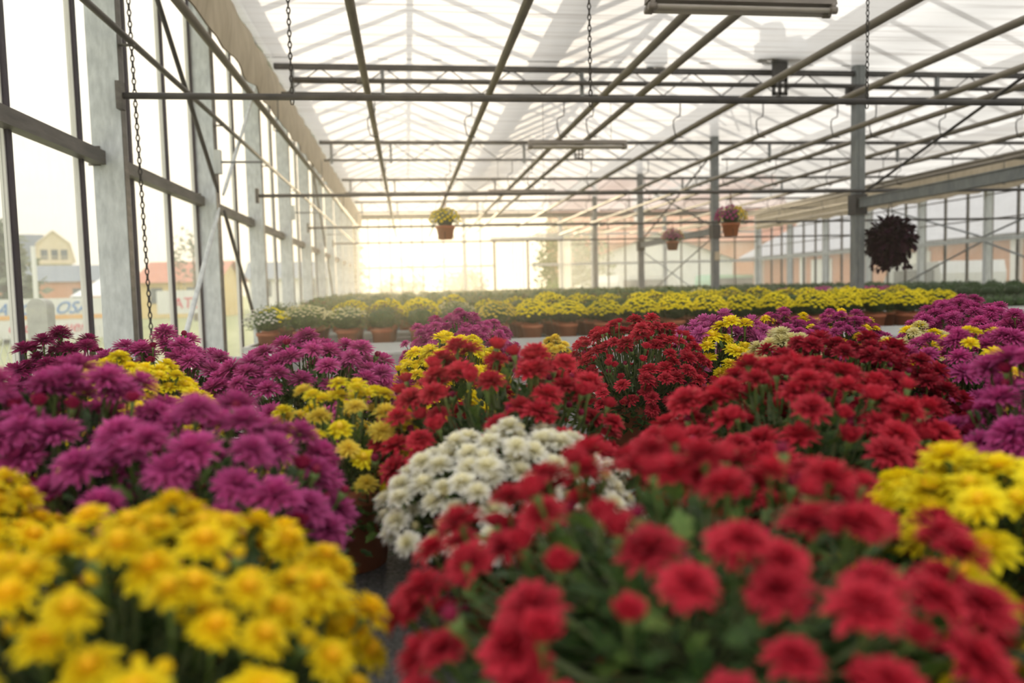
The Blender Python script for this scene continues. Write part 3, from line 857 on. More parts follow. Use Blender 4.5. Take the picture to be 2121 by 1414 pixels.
def head(kind, petal_mat, seed, D, disc=None):
    """kind: flat (decorative), daisy (open with centre), ball, cup (half open)"""
    rnd = random.Random(seed); mb_ = MB(); R = D/2
    mats = [petal_mat, 'calyx', disc or petal_mat]
    J = lambda a: rnd.uniform(-a, a)
    def ring(n, el, ln, wd, r0, z0, curl, c0, c1):
        ph = rnd.random()*6
        for i in range(n):
            petal(mb_, ph+2*pi*i/n+J(.12), el+J(.13), ln*(1+J(.12)), wd*(1+J(.15)), r0, z0, curl+J(.2), 0, c0, c1, J(.3))
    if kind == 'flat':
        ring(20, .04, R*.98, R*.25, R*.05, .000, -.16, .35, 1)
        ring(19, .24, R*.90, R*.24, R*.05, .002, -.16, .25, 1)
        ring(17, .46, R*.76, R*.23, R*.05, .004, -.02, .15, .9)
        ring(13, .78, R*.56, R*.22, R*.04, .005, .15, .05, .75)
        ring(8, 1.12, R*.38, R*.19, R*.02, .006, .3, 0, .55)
    elif kind == 'fine':
        ring(30, -.02, R*.98, R*.155, R*.05, .000, -.14, .3, 1)
        ring(28, .16, R*.93, R*.15, R*.05, .002, -.12, .3, 1)
        ring(25, .36, R*.82, R*.145, R*.05, .004, -.04, .2, .95)
        ring(19, .64, R*.64, R*.14, R*.04, .006, .05, .1, .85)
        ring(13, 1.0, R*.46, R*.13, R*.02, .007, .25, 0, .7)
    elif kind == 'ball':
        ring(20, -.35, R*.95, R*.20, R*.05, .004, -.3, .35, 1)
        ring(22, .05, R*.95, R*.19, R*.05, .006, -.25, .3, 1)
        ring(20, .45, R*.88, R*.18, R*.05, .008, .05, .2, 1)
        ring(16, .85, R*.75, R*.17, R*.04, .010, .25, .15, .9)
        ring(10, 1.2, R*.62, R*.15, R*.02, .010, .35, .1, .8)
    elif kind == 'daisy':
        ring(15, .02, R*.95, R*.30, R*.06, .000, -.25, .3, 1)
        ring(14, .28, R*.82, R*.27, R*.06, .002, -.20, .2, 1)
        ring(11, .55, R*.58, R*.24, R*.06, .003, .0, .1, .8)
        b = []
        ring(10, .85, R*.42, R*.20, R*.05, .004, .1, .1, .7)
        mb_.lathe([(R*.20, .003), (R*.19, .009), (R*.12, .012), (.0001, .0135)], 9, 2)
    elif kind == 'cup':
        ring(11, .75, R*.80, R*.34, R*.18, .000, .35, .2, .9)
        ring(10, .95, R*.74, R*.30, R*.12, .002, .4, .1, .7)
        ring(7, 1.2, R*.6, R*.26, R*.06, .003, .3, 0, .5)
    elif kind == 'bud':
        ring(9, 1.05, R*1.5, R*.8, R*.35, .000, .75, .2, .8)
        mb_.lathe([(R*.2, -.002), (R*.72, .004), (R*.85, R*.8), (R*.6, R*1.4), (.0001, R*1.65)], 8, 0)
        calyx_stalk(mb_, 1, .04, .0018, R*.85)
        return mb_.mesh('bud', mats, True)
    calyx_stalk(mb_, 1, .05, .0017, R*.22)
    return mb_.mesh('flower_head', mats, True)
HM = {}
def H_(key, kind, mat, D, n, disc=None):
    HM[key] = [head(kind, mat, hash_i(key)+i*13, D, disc) for i in range(n)]
def hash_i(s):
    return sum((i+1)*ord(c) for i, c in enumerate(s))
H_('red', 'flat', 'red', .058, 4); H_('red_cup', 'cup', 'red', .046, 2); H_('red_bud', 'bud', 'red_bud', .015, 2)
H_('crimson', 'flat', 'crimson', .056, 3); H_('crimson_cup', 'cup', 'crimson', .040, 2)
H_('purple', 'fine', 'purple', .066, 4); H_('purple_cup', 'cup', 'red_bud', .038, 2); H_('purple_bud', 'bud', 'red_bud', .016, 2)
H_('plum', 'fine', 'plum_petal', .064, 3)
H_('pink', 'ball', 'pink', .060, 3)
H_('gold', 'daisy', 'gold', .045, 4, 'disc_orange'); H_('gold_bud', 'bud', 'gold', .015, 2)
H_('yellow', 'daisy', 'yellow', .047, 4, 'disc_yellow'); H_('yellow_cup', 'cup', 'yellow', .034, 2); H_('yellow_bud', 'bud', 'yellow', .014, 2)
H_('lemon', 'fine', 'lemon', .060, 3); H_('lemon_bud', 'bud', 'lemon', .016, 1)
H_('bigyellow', 'daisy', 'yellow', .064, 3, 'disc_orange')
H_('white', 'flat', 'white', .046, 4); H_('white_cup', 'cup', 'cream', .030, 2); H_('cream_bud', 'bud', 'cream', .015, 2)
H_('creambig', 'fine', 'cream', .050, 3)
H_('green_bud', 'bud', 'leaf_light', .012, 2)

# ------------------------------------------------------------------ foliage, pots, stems
LEAF_OUT = [(0, 0), (.16, .10), (.30, .34), (.20, .42), (.36, .66), (.20, .74), (.0, 1.0)]
def leaf(mb_, base, dirv, nrm, ln, wd, m=0, droop=.25):
    d = Vector(dirv).normalized(); n = Vector(nrm); s = d.cross(n)
    if s.length < 1e-3:
        s = d.cross(Vector((1, 0, 0)))
    s.normalize(); n = s.cross(d)
    b = Vector(base); P_ = []
    for x, y in LEAF_OUT:
        z = -droop*ln*y*y
        P_.append(b+d*(y*ln)+n*(z+abs(x)*.3*wd)+s*(x*wd))
    for x, y in LEAF_OUT[1:-1]:
        z = -droop*ln*y*y
        P_.append(b+d*(y*ln)+n*(z+abs(x)*.3*wd)-s*(x*wd))
    mid = b+d*(.5*ln)-n*(droop*ln*.25)
    P_.append(mid)
    c = len(P_)-1
    ring_ = [0, 1, 2, 3, 4, 5, 6, 11, 10, 9, 8, 7]
    mb_.add(P_, [(ring_[i], ring_[(i+1) % 12], c) for i in range(12)], m)
def foliage_dome(seed, n, mats, ll=.16, wd=.6, shell=(.45, .95), cmin=-.6):
    """unit dome of lobed leaves; scaled to the plant"""
    rnd = random.Random(seed); mb_ = MB()
    for i in range(n):
        c = rnd.uniform(cmin, 1); a = rnd.uniform(0, 2*pi); s = sqrt(max(0, 1-c*c)); r = rnd.uniform(*shell)
        if rnd.random() < .25:
            r *= .6
        o = Vector((s*cos(a), s*sin(a), c))
        p = o*r
        d = (o*.9+Vector((rnd.uniform(-.7, .7), rnd.uniform(-.7, .7), rnd.uniform(-.1, .9)))).normalized()
        L = ll*rnd.uniform(.7, 1.25)
        leaf(mb_, p, d, Vector((rnd.uniform(-.4, .4), rnd.uniform(-.4, .4), 1))+o*.4, L, L*wd*1.2, 0 if rnd.random() < .8 else 1)
    return mb_.mesh('foliage', mats, True)
FO = [foliage_dome(100+i, 600, ['leaf', 'leaf_light']) for i in range(4)]
FOD = [foliage_dome(120+i, 600, ['leaf_dark', 'leaf']) for i in range(2)]
FOL = [foliage_dome(130+i, 600, ['leaf_light', 'leaf']) for i in range(2)]
def pot_mesh(mat, r=.095, h=.145, n=24):
    m_ = MB()
    m_.lathe([(.0001, 0), (r*.74, 0), (r*.90, h*.80), (r*.97, h*.80), (r, h*.83), (r, h), (r*.93, h), (r*.90, h*.86), (.0001, h*.86)], n, 0)
    return m_.mesh('pot', [mat], True)
POT = pot_mesh('pot'); POTB = pot_mesh('blackpot')
SOILM = MB(); SOILM.lathe([(.085, .128), (.05, .133), (.0001, .135)], 16); SOIL = SOILM.mesh('soil', ['soil'], True)

def plant(x, y, ztop, rx, label, heads, seed, cover=.85, fol='FO', extra_buds=0, bud=None, group='large chrysanthemums on the nearest bench', cmin=.02, sector=None, jit=.09, ry=None, stem_mat='stem'):
    """heads: list of (key, weight, scale). sector: (key list, azimuth, half width) puts other heads on one side."""
    rnd = random.Random(seed)
    z0 = ZBE+.001
    t = thing('chrysanthemum', label, 'plant', (x, y, z0), group)
    h = ztop-z0; ry = ry or rx
    hc = .145; hz = h-hc-.012
    pt_ = put('pot', POT, t); put('soil', SOIL, pt_)
    f = {'FO': FO, 'FOD': FOD, 'FOL': FOL}[fol]
    put('foliage', f[seed % len(f)], t, (0, 0, hc), (0, 0, rnd.random()*6), (rx*.93, ry*.93, hz*.86), kind='stuff')
    put('foliage', f[(seed+1) % len(f)], t, (0, 0, .125), (0, 0, rnd.random()*6), (max(rx*.95, .165), max(ry*.95, .165), .125), kind='stuff')
    Dm = sum(HM[k][0].vertices[0].co.length*0+w*HD[k]*s for k, w, s in heads)/sum(w for k, w, s in heads)
    area = 2*pi*((rx*ry+2*rx*hz)/3)*(1-cmin)
    n = min(260, int(1.55*cover*area/(pi*(Dm/2)**2)))
    st = MB(); ga = pi*(3-sqrt(5)); tot = sum(w for k, w, s in heads)
    def pick(L_):
        u = rnd.random()*sum(w for k, w, s in L_)
        for k, w, s in L_:
            u -= w
            if u <= 0:
                return k, s
        return L_[-1][0], L_[-1][2]
    count = n+extra_buds
    for i in range(count):
        isb = i >= n
        if isb:
            c = rnd.uniform(cmin-.15, .95); a = rnd.uniform(0, 2*pi)
        else:
            u = (i+.5)/n; c = 1-u*(1-cmin); a = i*ga+rnd.uniform(-.25, .25)
        c = min(1, max(-.3, c+rnd.uniform(-.06, .06)))
        s_ = sqrt(max(0, 1-c*c)); rr_ = 1+rnd.uniform(-jit*1.6, jit*.7)
        if isb:
            rr_ *= rnd.uniform(.80, 1.0)
        dx, dy = s_*cos(a), s_*sin(a)
        p = Vector((rx*dx*rr_, ry*dy*rr_, hc+hz*max(c, -.2)*rr_))
        nrm = Vector((dx, dy, 0))*(.50 if c < .5 else .38)+Vector((0, 0, .62+.4*max(c, 0)))
        nrm += Vector((rnd.uniform(-.2, .2), rnd.uniform(-.2, .2), 0))
        nrm.normalize()
        L_ = heads
        if sector:
            da = (a-sector[1]+pi) % (2*pi)-pi
            if abs(da)*(s_+.15) < sector[2] and (s_ > sector[3] if len(sector) > 3 else True):
                L_ = sector[0]
        k, s = (bud, 1.0) if isb else pick(L_)
        me = rnd.choice(HM[k]); sc_ = s*rnd.uniform(.82, 1.12)*(1 if c > .2 or isb else .88)
        q = nrm.to_track_quat('Z', 'Y') @ Euler((0, 0, rnd.random()*6)).to_quaternion()
        o = put('bud' if 'bud' in k else 'flower_head', me, t, p, scale=sc_)
        o.rotation_mode = 'QUATERNION'; o.rotation_quaternion = q
        if rnd.random() < .85:
            e = p-nrm*.045*sc_
            b0 = Vector((p.x*.18, p.y*.18, .13)); mid = Vector((p.x*.72, p.y*.72, b0.z+(e.z-b0.z)*.55))
            st.tube([b0, mid, e], [.0026, .0022, .0017], 4, cap=False)
    put('stems', st.mesh('stems', [stem_mat], True), t, kind='stuff')
    return t
HD = {'red': .058, 'red_cup': .046, 'red_bud': .02, 'crimson': .056, 'crimson_cup': .04, 'purple': .066, 'purple_cup': .038, 'purple_bud': .02, 'plum': .064, 'pink': .06,
      'gold': .045, 'gold_bud': .02, 'yellow': .047, 'yellow_cup': .034, 'yellow_bud': .02, 'lemon': .06, 'lemon_bud': .02, 'bigyellow': .064, 'white': .046, 'white_cup': .03,
      'cream_bud': .02, 'creambig': .05, 'green_bud': .015}
RED = [('red', 6, 1), ('red_cup', 2, 1)]
CRI = [('crimson', 6, 1), ('crimson_cup', 2, 1)]
PUR = [('purple', 7, 1), ('purple_cup', 1, 1)]
PLU = [('plum', 7, 1), ('purple_cup', 1, 1)]
PNK = [('pink', 6, 1)]
YEL = [('yellow', 8, 1), ('yellow_cup', 1, 1)]
GOL = [('gold', 9, 1), ('gold_bud', 1, 1)]
LEM = [('yellow', 5, 1.0), ('lemon', 4, .8)]
WHI = [('white', 7, 1), ('white_cup', 2, 1)]
CREM = [('creambig', 5, 1), ('white_cup', 3, 1)]

# front row, left to right
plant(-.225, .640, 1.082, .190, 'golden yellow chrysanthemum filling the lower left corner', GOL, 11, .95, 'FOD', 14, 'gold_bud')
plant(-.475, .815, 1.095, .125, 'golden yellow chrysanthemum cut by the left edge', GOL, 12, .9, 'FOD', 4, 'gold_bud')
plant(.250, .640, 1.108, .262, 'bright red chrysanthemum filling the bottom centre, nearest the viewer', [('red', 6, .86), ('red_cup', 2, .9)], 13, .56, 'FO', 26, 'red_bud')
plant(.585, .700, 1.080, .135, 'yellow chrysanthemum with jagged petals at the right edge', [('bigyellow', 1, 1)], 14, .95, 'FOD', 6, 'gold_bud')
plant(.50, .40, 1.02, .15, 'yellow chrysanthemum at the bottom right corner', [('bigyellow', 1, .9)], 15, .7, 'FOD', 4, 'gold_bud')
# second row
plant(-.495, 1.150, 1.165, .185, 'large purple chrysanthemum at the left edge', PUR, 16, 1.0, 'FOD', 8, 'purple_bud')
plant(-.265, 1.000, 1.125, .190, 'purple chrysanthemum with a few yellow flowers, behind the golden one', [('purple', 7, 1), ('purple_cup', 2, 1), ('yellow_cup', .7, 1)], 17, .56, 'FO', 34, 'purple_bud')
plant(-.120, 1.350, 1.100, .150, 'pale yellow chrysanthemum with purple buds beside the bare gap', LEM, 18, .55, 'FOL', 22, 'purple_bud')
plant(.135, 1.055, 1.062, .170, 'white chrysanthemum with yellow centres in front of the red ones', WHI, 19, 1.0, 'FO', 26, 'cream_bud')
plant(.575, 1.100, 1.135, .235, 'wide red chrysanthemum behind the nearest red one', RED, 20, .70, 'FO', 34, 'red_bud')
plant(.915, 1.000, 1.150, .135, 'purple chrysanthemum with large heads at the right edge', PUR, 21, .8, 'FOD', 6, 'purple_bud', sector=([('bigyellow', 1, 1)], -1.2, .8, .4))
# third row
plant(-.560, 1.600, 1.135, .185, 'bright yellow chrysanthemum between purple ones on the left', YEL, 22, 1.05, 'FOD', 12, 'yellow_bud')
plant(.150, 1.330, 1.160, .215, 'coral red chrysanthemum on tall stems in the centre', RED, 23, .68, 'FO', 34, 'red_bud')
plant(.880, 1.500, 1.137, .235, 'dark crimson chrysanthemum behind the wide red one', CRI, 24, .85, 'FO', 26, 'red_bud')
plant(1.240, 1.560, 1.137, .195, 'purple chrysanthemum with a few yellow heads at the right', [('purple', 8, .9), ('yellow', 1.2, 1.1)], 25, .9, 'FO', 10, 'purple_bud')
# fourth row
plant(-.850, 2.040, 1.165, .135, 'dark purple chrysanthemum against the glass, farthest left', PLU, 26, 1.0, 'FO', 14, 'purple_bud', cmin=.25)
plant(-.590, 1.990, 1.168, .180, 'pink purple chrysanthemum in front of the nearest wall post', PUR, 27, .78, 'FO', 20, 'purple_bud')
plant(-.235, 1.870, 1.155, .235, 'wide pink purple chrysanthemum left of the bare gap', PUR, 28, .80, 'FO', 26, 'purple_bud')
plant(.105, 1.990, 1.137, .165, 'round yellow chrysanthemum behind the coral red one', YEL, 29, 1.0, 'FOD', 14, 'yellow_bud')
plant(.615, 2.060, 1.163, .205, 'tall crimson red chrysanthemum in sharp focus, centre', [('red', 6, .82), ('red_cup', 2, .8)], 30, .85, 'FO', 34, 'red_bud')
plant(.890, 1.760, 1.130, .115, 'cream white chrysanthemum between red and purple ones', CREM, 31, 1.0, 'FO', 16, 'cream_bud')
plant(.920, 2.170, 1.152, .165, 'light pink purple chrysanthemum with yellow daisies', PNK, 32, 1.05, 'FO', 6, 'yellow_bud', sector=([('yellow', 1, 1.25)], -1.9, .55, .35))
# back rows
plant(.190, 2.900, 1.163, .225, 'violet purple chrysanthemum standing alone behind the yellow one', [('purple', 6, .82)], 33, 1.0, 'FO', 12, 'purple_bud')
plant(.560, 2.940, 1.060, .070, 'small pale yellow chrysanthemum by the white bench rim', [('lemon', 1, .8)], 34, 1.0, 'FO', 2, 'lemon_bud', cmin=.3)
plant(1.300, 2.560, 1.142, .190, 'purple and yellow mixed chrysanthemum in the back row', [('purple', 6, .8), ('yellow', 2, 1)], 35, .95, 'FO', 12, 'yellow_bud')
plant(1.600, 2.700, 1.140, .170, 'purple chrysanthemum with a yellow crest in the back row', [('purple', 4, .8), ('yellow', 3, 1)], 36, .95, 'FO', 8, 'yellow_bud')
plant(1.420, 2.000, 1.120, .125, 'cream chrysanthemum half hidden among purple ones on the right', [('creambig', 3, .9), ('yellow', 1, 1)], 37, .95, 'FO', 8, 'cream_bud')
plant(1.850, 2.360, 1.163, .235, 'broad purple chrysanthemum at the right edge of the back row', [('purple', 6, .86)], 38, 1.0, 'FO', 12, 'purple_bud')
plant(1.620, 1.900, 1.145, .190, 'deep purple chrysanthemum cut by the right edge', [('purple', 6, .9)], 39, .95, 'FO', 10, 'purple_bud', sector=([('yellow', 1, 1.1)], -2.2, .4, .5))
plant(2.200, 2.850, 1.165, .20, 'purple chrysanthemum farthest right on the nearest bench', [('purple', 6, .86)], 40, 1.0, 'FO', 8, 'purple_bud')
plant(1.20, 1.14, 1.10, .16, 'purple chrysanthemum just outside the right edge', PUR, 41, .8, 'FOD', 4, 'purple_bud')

# ------------------------------------------------------------------ small pot plants on the benches behind
def small_foliage(seed, n, mats, sz=.12, buds=0):
    rnd = random.Random(seed); mb_ = MB()
    for i in range(n):
        c = rnd.uniform(-.55, 1); a = rnd.uniform(0, 2*pi); s = sqrt(max(0, 1-c*c)); r = rnd.uniform(.62, 1.0)
        o = Vector((s*cos(a), s*sin(a), c)); p = o*r
        d = (o+Vector((rnd.uniform(-.7, .7), rnd.uniform(-.7, .7), rnd.uniform(.2, 1.2)))).normalized()
        sd = d.cross(Vector((rnd.uniform(-1, 1), rnd.uniform(-1, 1), rnd.uniform(-1, 1)))).normalized()
        L = sz*rnd.uniform(.7, 1.4); w = L*.22
        mb_.add([p, p+d*L*.5+sd*w, p+d*L, p+d*L*.5-sd*w], [(0, 1, 2, 3)], 0 if rnd.random() < .7 else 1)
    for i in range(buds):
        c = 1-rnd.random()*.85; a = rnd.uniform(0, 2*pi); s = sqrt(1-c*c); o = Vector((s*cos(a), s*sin(a), c))
        p = o*rnd.uniform(.93, 1.06); q = .030
        mb_.add([p+Vector((q, 0, 0)), p+Vector((0, q, 0)), p-Vector((q, 0, 0)), p-Vector((0, q, 0)), p+o*q*1.8, p-o*q], [(0, 1, 4), (1, 2, 4), (2, 3, 4), (3, 0, 4), (1, 0, 5), (2, 1, 5), (3, 2, 5), (0, 3, 5)], 2)
    mb_.lathe([(.0001, -.5), (.45, -.4), (.62, .0), (.5, .5), (.2, .68), (.0001, .72)], 10, 1)
    return mb_
def small_flowers(seed, n, mat, disc, cmin=.12, sz=.122, amin=-4, amax=4):
    rnd = random.Random(seed); mb_ = MB(); ga = pi*(3-sqrt(5))
    for i in range(n):
        u = (i+.5)/n; c = min(1, max(-.1, 1-u**.85*(1-cmin)+rnd.uniform(-.1, .06))); a = (i*ga) % (2*pi)-pi
        if not amin < a < amax:
            continue
        s = sqrt(1-c*c); o = Vector((s*cos(a), s*sin(a), c)); p = o*rnd.uniform(.98, 1.08)
        nr = (o*.75+Vector((rnd.uniform(-.3, .3), rnd.uniform(-.3, .3), .6))).normalized()
        e1 = nr.cross(Vector((.3, .9, .1))).normalized(); e2 = nr.cross(e1); R = sz*rnd.uniform(.75, 1.15)
        V_ = [p+nr*R*.55]; K = 7
        for k in range(K*2):
            an = pi*k/K; rr_ = R if k % 2 == 0 else R*.72
            V_.append(p+(e1*cos(an)+e2*sin(an))*rr_-nr*R*.12*(k % 2))
        V_.append(p-nr*R*.35)
        b = len(V_)-1
        mb_.add(V_, [(0, 1+k, 1+(k+1) % (2*K)) for k in range(2*K)]+[(b, 1+(k+1) % (2*K), 1+k) for k in range(2*K)], 0, [.6]+[1]*(2*K)+[.3])
    return mb_
SFM = {'green': [small_foliage(200+i, 620, ['leaf', 'leaf_dark']).mesh('foliage', ['leaf', 'leaf_dark'], True) for i in range(3)],
       'light': [small_foliage(206+i, 620, ['leaf_light', 'leaf']).mesh('foliage', ['leaf_light', 'leaf'], True) for i in range(2)],
       'budgreen': [small_foliage(210+i, 700, [], .10).mesh('foliage', ['leaf_bud', 'leaf'], True) for i in range(3)],
       'brown': [small_foliage(215+i, 700, [], .11, 90).mesh('foliage', ['leaf_bud', 'leaf', 'brown_bud'], True) for i in range(3)]}
SFL = {'yellow': [small_flowers(230+i, 165, 0, 0).mesh('flowers', ['yellow']) for i in range(3)],
       'white': [small_flowers(240+i, 105, 0, 0, .35, .085).mesh('flowers', ['cream']) for i in range(2)],
       'paleyellow': [small_flowers(250, 110, 0, 0).mesh('flowers', ['lemon'])],
       'purple': [small_flowers(255+i, 110, 0, 0).mesh('flowers', ['purple']) for i in range(2)],
       'halfyellow': [small_flowers(262, 130, 0, 0, .2, .1, 0.0, 4).mesh('flowers', ['yellow'])],
       'halfwhite': [small_flowers(263, 130, 0, 0, .0, .09, -4, 0.0).mesh('flowers', ['white'])]}
KW = {'yellow': ('yellow flowered', 'green', ['yellow']), 'white': ('cream white flowered', 'light', ['white']), 'paleyellow': ('pale yellow flowered', 'light', ['paleyellow']),
      'purple': ('purple flowered', 'green', ['purple']), 'two': ('two-tone yellow and white', 'light', ['halfyellow', 'halfwhite']), 'brown': ('brown budded', 'brown', []), 'green': ('green budded', 'budgreen', []), 'dark': ('dark green', 'green', [])}
NP = [0]
def small_plant(kind, x, y, label, group, r=.155, h=.36, pot=True, rz=None, black=False, z=None):
    rnd = random.Random(NP[0]*7+3); NP[0] += 1
    t = thing('potted_chrysanthemum', label, 'plant', (x, y, (ZBE if z is None else z)+.001), group, rotz=rnd.random()*6 if rz is None else rz)
    w, fk, fl = KW[kind]
    if pot:
        put('pot', POTB if black else POT, t)
    hc = .145+(h-.145)*.36; hz = h-hc
    rr_ = r*rnd.uniform(.93, 1.07)
    f = SFM[fk]
    put('foliage', f[NP[0] % len(f)], t, (0, 0, hc), None, (rr_, rr_, hz), kind='stuff')
    for k in fl:
        m_ = SFL[k]
        put('flowers', m_[NP[0] % len(m_)], t, (0, 0, hc), None, (rr_, rr_, hz), kind='stuff')
    return t
YR = [6.60+.335*i for i in range(4)]
rows = [
    ['two', 'white', 'white', 'brown', 'brown', 'green', 'paleyellow', 'yellow', 'yellow', 'yellow', 'yellow', 'yellow', 'yellow', 'yellow', 'yellow', 'yellow', 'yellow', 'yellow', 'yellow', 'yellow'],
    ['green', 'white', 'brown', 'brown', 'yellow', 'white', 'brown', 'brown', 'brown', 'brown', 'brown', 'brown', 'green', 'brown', 'green', 'brown', 'yellow', 'yellow', 'brown', 'yellow'],
    ['green', 'brown', 'yellow', 'yellow', 'yellow', 'brown', 'yellow', 'brown', 'yellow', 'yellow', 'brown', 'yellow', 'yellow', 'yellow', 'brown', 'yellow', 'yellow', 'yellow', 'yellow', 'yellow'],
    ['green', 'green', 'yellow', 'green', 'yellow', 'yellow', 'brown', 'yellow', 'yellow', 'yellow', 'yellow', 'yellow', 'yellow', 'yellow', 'yellow', 'yellow', 'yellow', 'purple', 'yellow', 'purple'],
]
RN = ['front', 'second', 'third', 'fourth']
for j, row in enumerate(rows):
    cnt = {}
    for i, k in enumerate(row):
        rnd = random.Random(j*50+i)
        n = cnt.get(k, 0); cnt[k] = n+1
        w = KW[k][0]
        lab = '%s potted chrysanthemum, %s such from left, %s row of yellow bench' % (w, ORD[n], RN[j])
        small_plant(k, -1.16+.318*i+rnd.uniform(-.02, .02), YR[j]+rnd.uniform(-.02, .02), lab, 'potted chrysanthemums on the white rimmed bench',
                    r=.158 if k in ('yellow', 'purple', 'paleyellow') else .185, h=rnd.uniform(.33, .37)+(.012*j), rz=(-.9 if k == 'two' else None))
# first rows of the long bench
for j in range(4):
    yy = 8.42+.36*j; c = 0
    for i in range(17):
        rnd = random.Random(900+j*50+i)
        k = 'green' if rnd.random() < .93 or i < 9 else ('purple' if rnd.random() < .6 else 'white')
        cnt_l = '%s chrysanthemum, %s from left, %s row of long green bench' % (KW[k][0], ORD[i], RN[j])
        small_plant(k, -1.05+.345*i+rnd.uniform(-.02, .02), yy+rnd.uniform(-.02, .02), cnt_l, 'mounds on the long green bench', r=.185, h=rnd.uniform(.36, .40), pot=(j == 0))
# right hand bench: purple and cream mounds at the left end, dark mounds behind
for j in range(3):
    yy = 10.6+.42*j
    for i in range(13):
        rnd = random.Random(1300+j*50+i)
        k = ('purple' if rnd.random() < .55 else 'white') if i < 5 else 'dark'
        if j > 0 and i < 5 and rnd.random() < .4:
            k = 'green'
        small_plant(k, 5.42+.40*i+rnd.uniform(-.02, .02), yy, '%s mound, %s from left, %s row of right hand bench' % (KW[k][0], ORD[i], RN[j]), 'mounds on the right hand bench', r=.19, h=rnd.uniform(.33, .37), black=True)
# the rest of the mounds, too far off to tell apart
def far_mounds(name, label, x0, x1, y0, y1, step, mats, seed, r, h, leaves=60):
    rnd = random.Random(seed); mb_ = MB()
    y = y0
    while y < y1:
        x = x0
        while x < x1:
            cx, cy_ = x+rnd.uniform(-.03, .03), y+rnd.uniform(-.03, .03); hh = h*rnd.uniform(.92, 1.08); rr_ = r*rnd.uniform(.92, 1.1)
            nn = 8; b = []
            prof = [(.55, 0), (1.0, .42), (.82, .75), (.42, .95), (.0001, 1.0)]
            mb_.lathe([(a*rr_, ZBE+.005+c*hh) for a, c in prof], nn, 1, cx, cy_)
            for q in range(leaves):
                c = rnd.uniform(.1, 1); a = rnd.uniform(0, 2*pi); s = sqrt(1-c*c)
                p = Vector((cx+rr_*s*cos(a), cy_+rr_*s*sin(a), ZBE+hh*(.3+.7*c)))
                d = Vector((s*cos(a)+rnd.uniform(-.5, .5), s*sin(a)+rnd.uniform(-.5, .5), c+.3)).normalized()
                sd = d.cross(Vector((rnd.uniform(-1, 1), rnd.uniform(-1, 1), .2))).normalized()*.012
                mb_.add([p-sd, p+sd, p+d*.05], [(0, 1, 2)], 0 if rnd.random() < .6 else 1)
            x += step
        y += step
    o = thing(name, label, 'plants', mesh=mb_.mesh(name, mats, True)); o['kind'] = 'stuff'
    return o
far_mounds('distant_mounds', 'mass of green budded mounds covering the rear of the long bench', -1.08, 4.6, 9.9, 14.9, .36, ['leaf_bud', 'leaf'], 61, .185, .385)
far_mounds('distant_mounds', 'mass of green mounds on the farthest bench', -1.08, 4.6, 15.35, 22.6, .38, ['leaf_bud', 'leaf'], 62, .19, .385, 30)
far_mounds('distant_mounds', 'mass of dark green mounds on the far right bench', 5.4, 10.4, 15.35, 22.6, .40, ['leaf', 'leaf_dark'], 63, .19, .37, 30)
far_mounds('distant_mounds', 'dark green mounds at the rear of the right hand bench', 5.4, 10.4, 11.95, 14.8, .40, ['leaf', 'leaf_dark'], 64, .19, .36, 40)
far_mounds('bedding_plants', 'low grey-green bedding plants in trays at the right', 5.35, 10.5, 9.72, 10.35, .16, ['leaf_grey', 'leaf'], 65, .09, .17, 40)

# ------------------------------------------------------------------ hanging baskets
def hanger(t, top, r, mat='rust'):
    m_ = MB()
    for k in range(3):
        a = 2*pi*k/3+.4
        m_.tube([(r*cos(a), r*sin(a), 0), (r*.35*cos(a), r*.35*sin(a), top*.65), (0, 0, top-.05)], .004, 5)
    m_.tube([(0, 0, top-.06), (0, 0, top-.01), (0, .022, top+.022), (0, 0, top+.043), (0, -.02, top+.03)], .0045, 6)
    put('hanger', m_.mesh('hanger', [mat], True), t)
def basket(x, y, zrim, label, flows, seed, s=1.0, sec=None):
    t = thing('hanging_basket', label, 'basket', (x, y, zrim-.135*s), 'hanging baskets')
    m_ = MB(); R = .098*s; Hh = .135*s
    m_.lathe([(.0001, 0), (R*.72, 0), (R*.92, Hh*.8), (R*1.0, Hh*.8), (R*1.03, Hh), (R*.95, Hh), (R*.9, Hh*.85), (.0001, Hh*.85)], 24)
    put('pot', m_.mesh('pot', ['pot'], True), t)
    r = .155*s
    put('foliage', SFM['green'][seed % 3], t, (0, 0, Hh+.055*s), None, (r*.93, r*.93, .115*s), kind='stuff')
    rnd = random.Random(seed); ga = pi*(3-sqrt(5)); n = 85
    for i in range(n):
        u = (i+.5)/n; c = max(-.25, 1-u*1.15); a = i*ga; q = sqrt(max(0, 1-c*c)); rr_ = rnd.uniform(.95, 1.12)
        k = flows[0]
        if len(flows) > 1:
            k = flows[0] if cos(a-sec) > .15-c*.1 else flows[1]
        o = put('flower_head', rnd.choice(HM[k]), t, (r*q*cos(a)*rr_, r*q*sin(a)*rr_, Hh+.055*s+.125*s*c*rr_), scale=.62*s*.06/HD[k]*rnd.uniform(.8, 1.1))
        nv = Vector((q*cos(a), q*sin(a), c*.8+.45)).normalized()
        o.rotation_mode = 'QUATERNION'; o.rotation_quaternion = nv.to_track_quat('Z', 'Y')
    hanger(t, ZCP-(zrim-.135*s)-.02, R)
    return t
basket(.41, 7.98, 1.885, 'hanging terracotta basket of yellow flowers, glowing in the light', ['yellow'], 71)
basket(3.455, 7.98, 1.875, 'hanging terracotta basket half purple, half pale yellow, by the post', ['purple', 'lemon'], 72, 1.0, pi+.2)
basket(4.215, 11.98, 1.916, 'small distant hanging terracotta basket with purple and pale yellow flowers', ['purple', 'lemon'], 73, 1.05, pi+1.0)
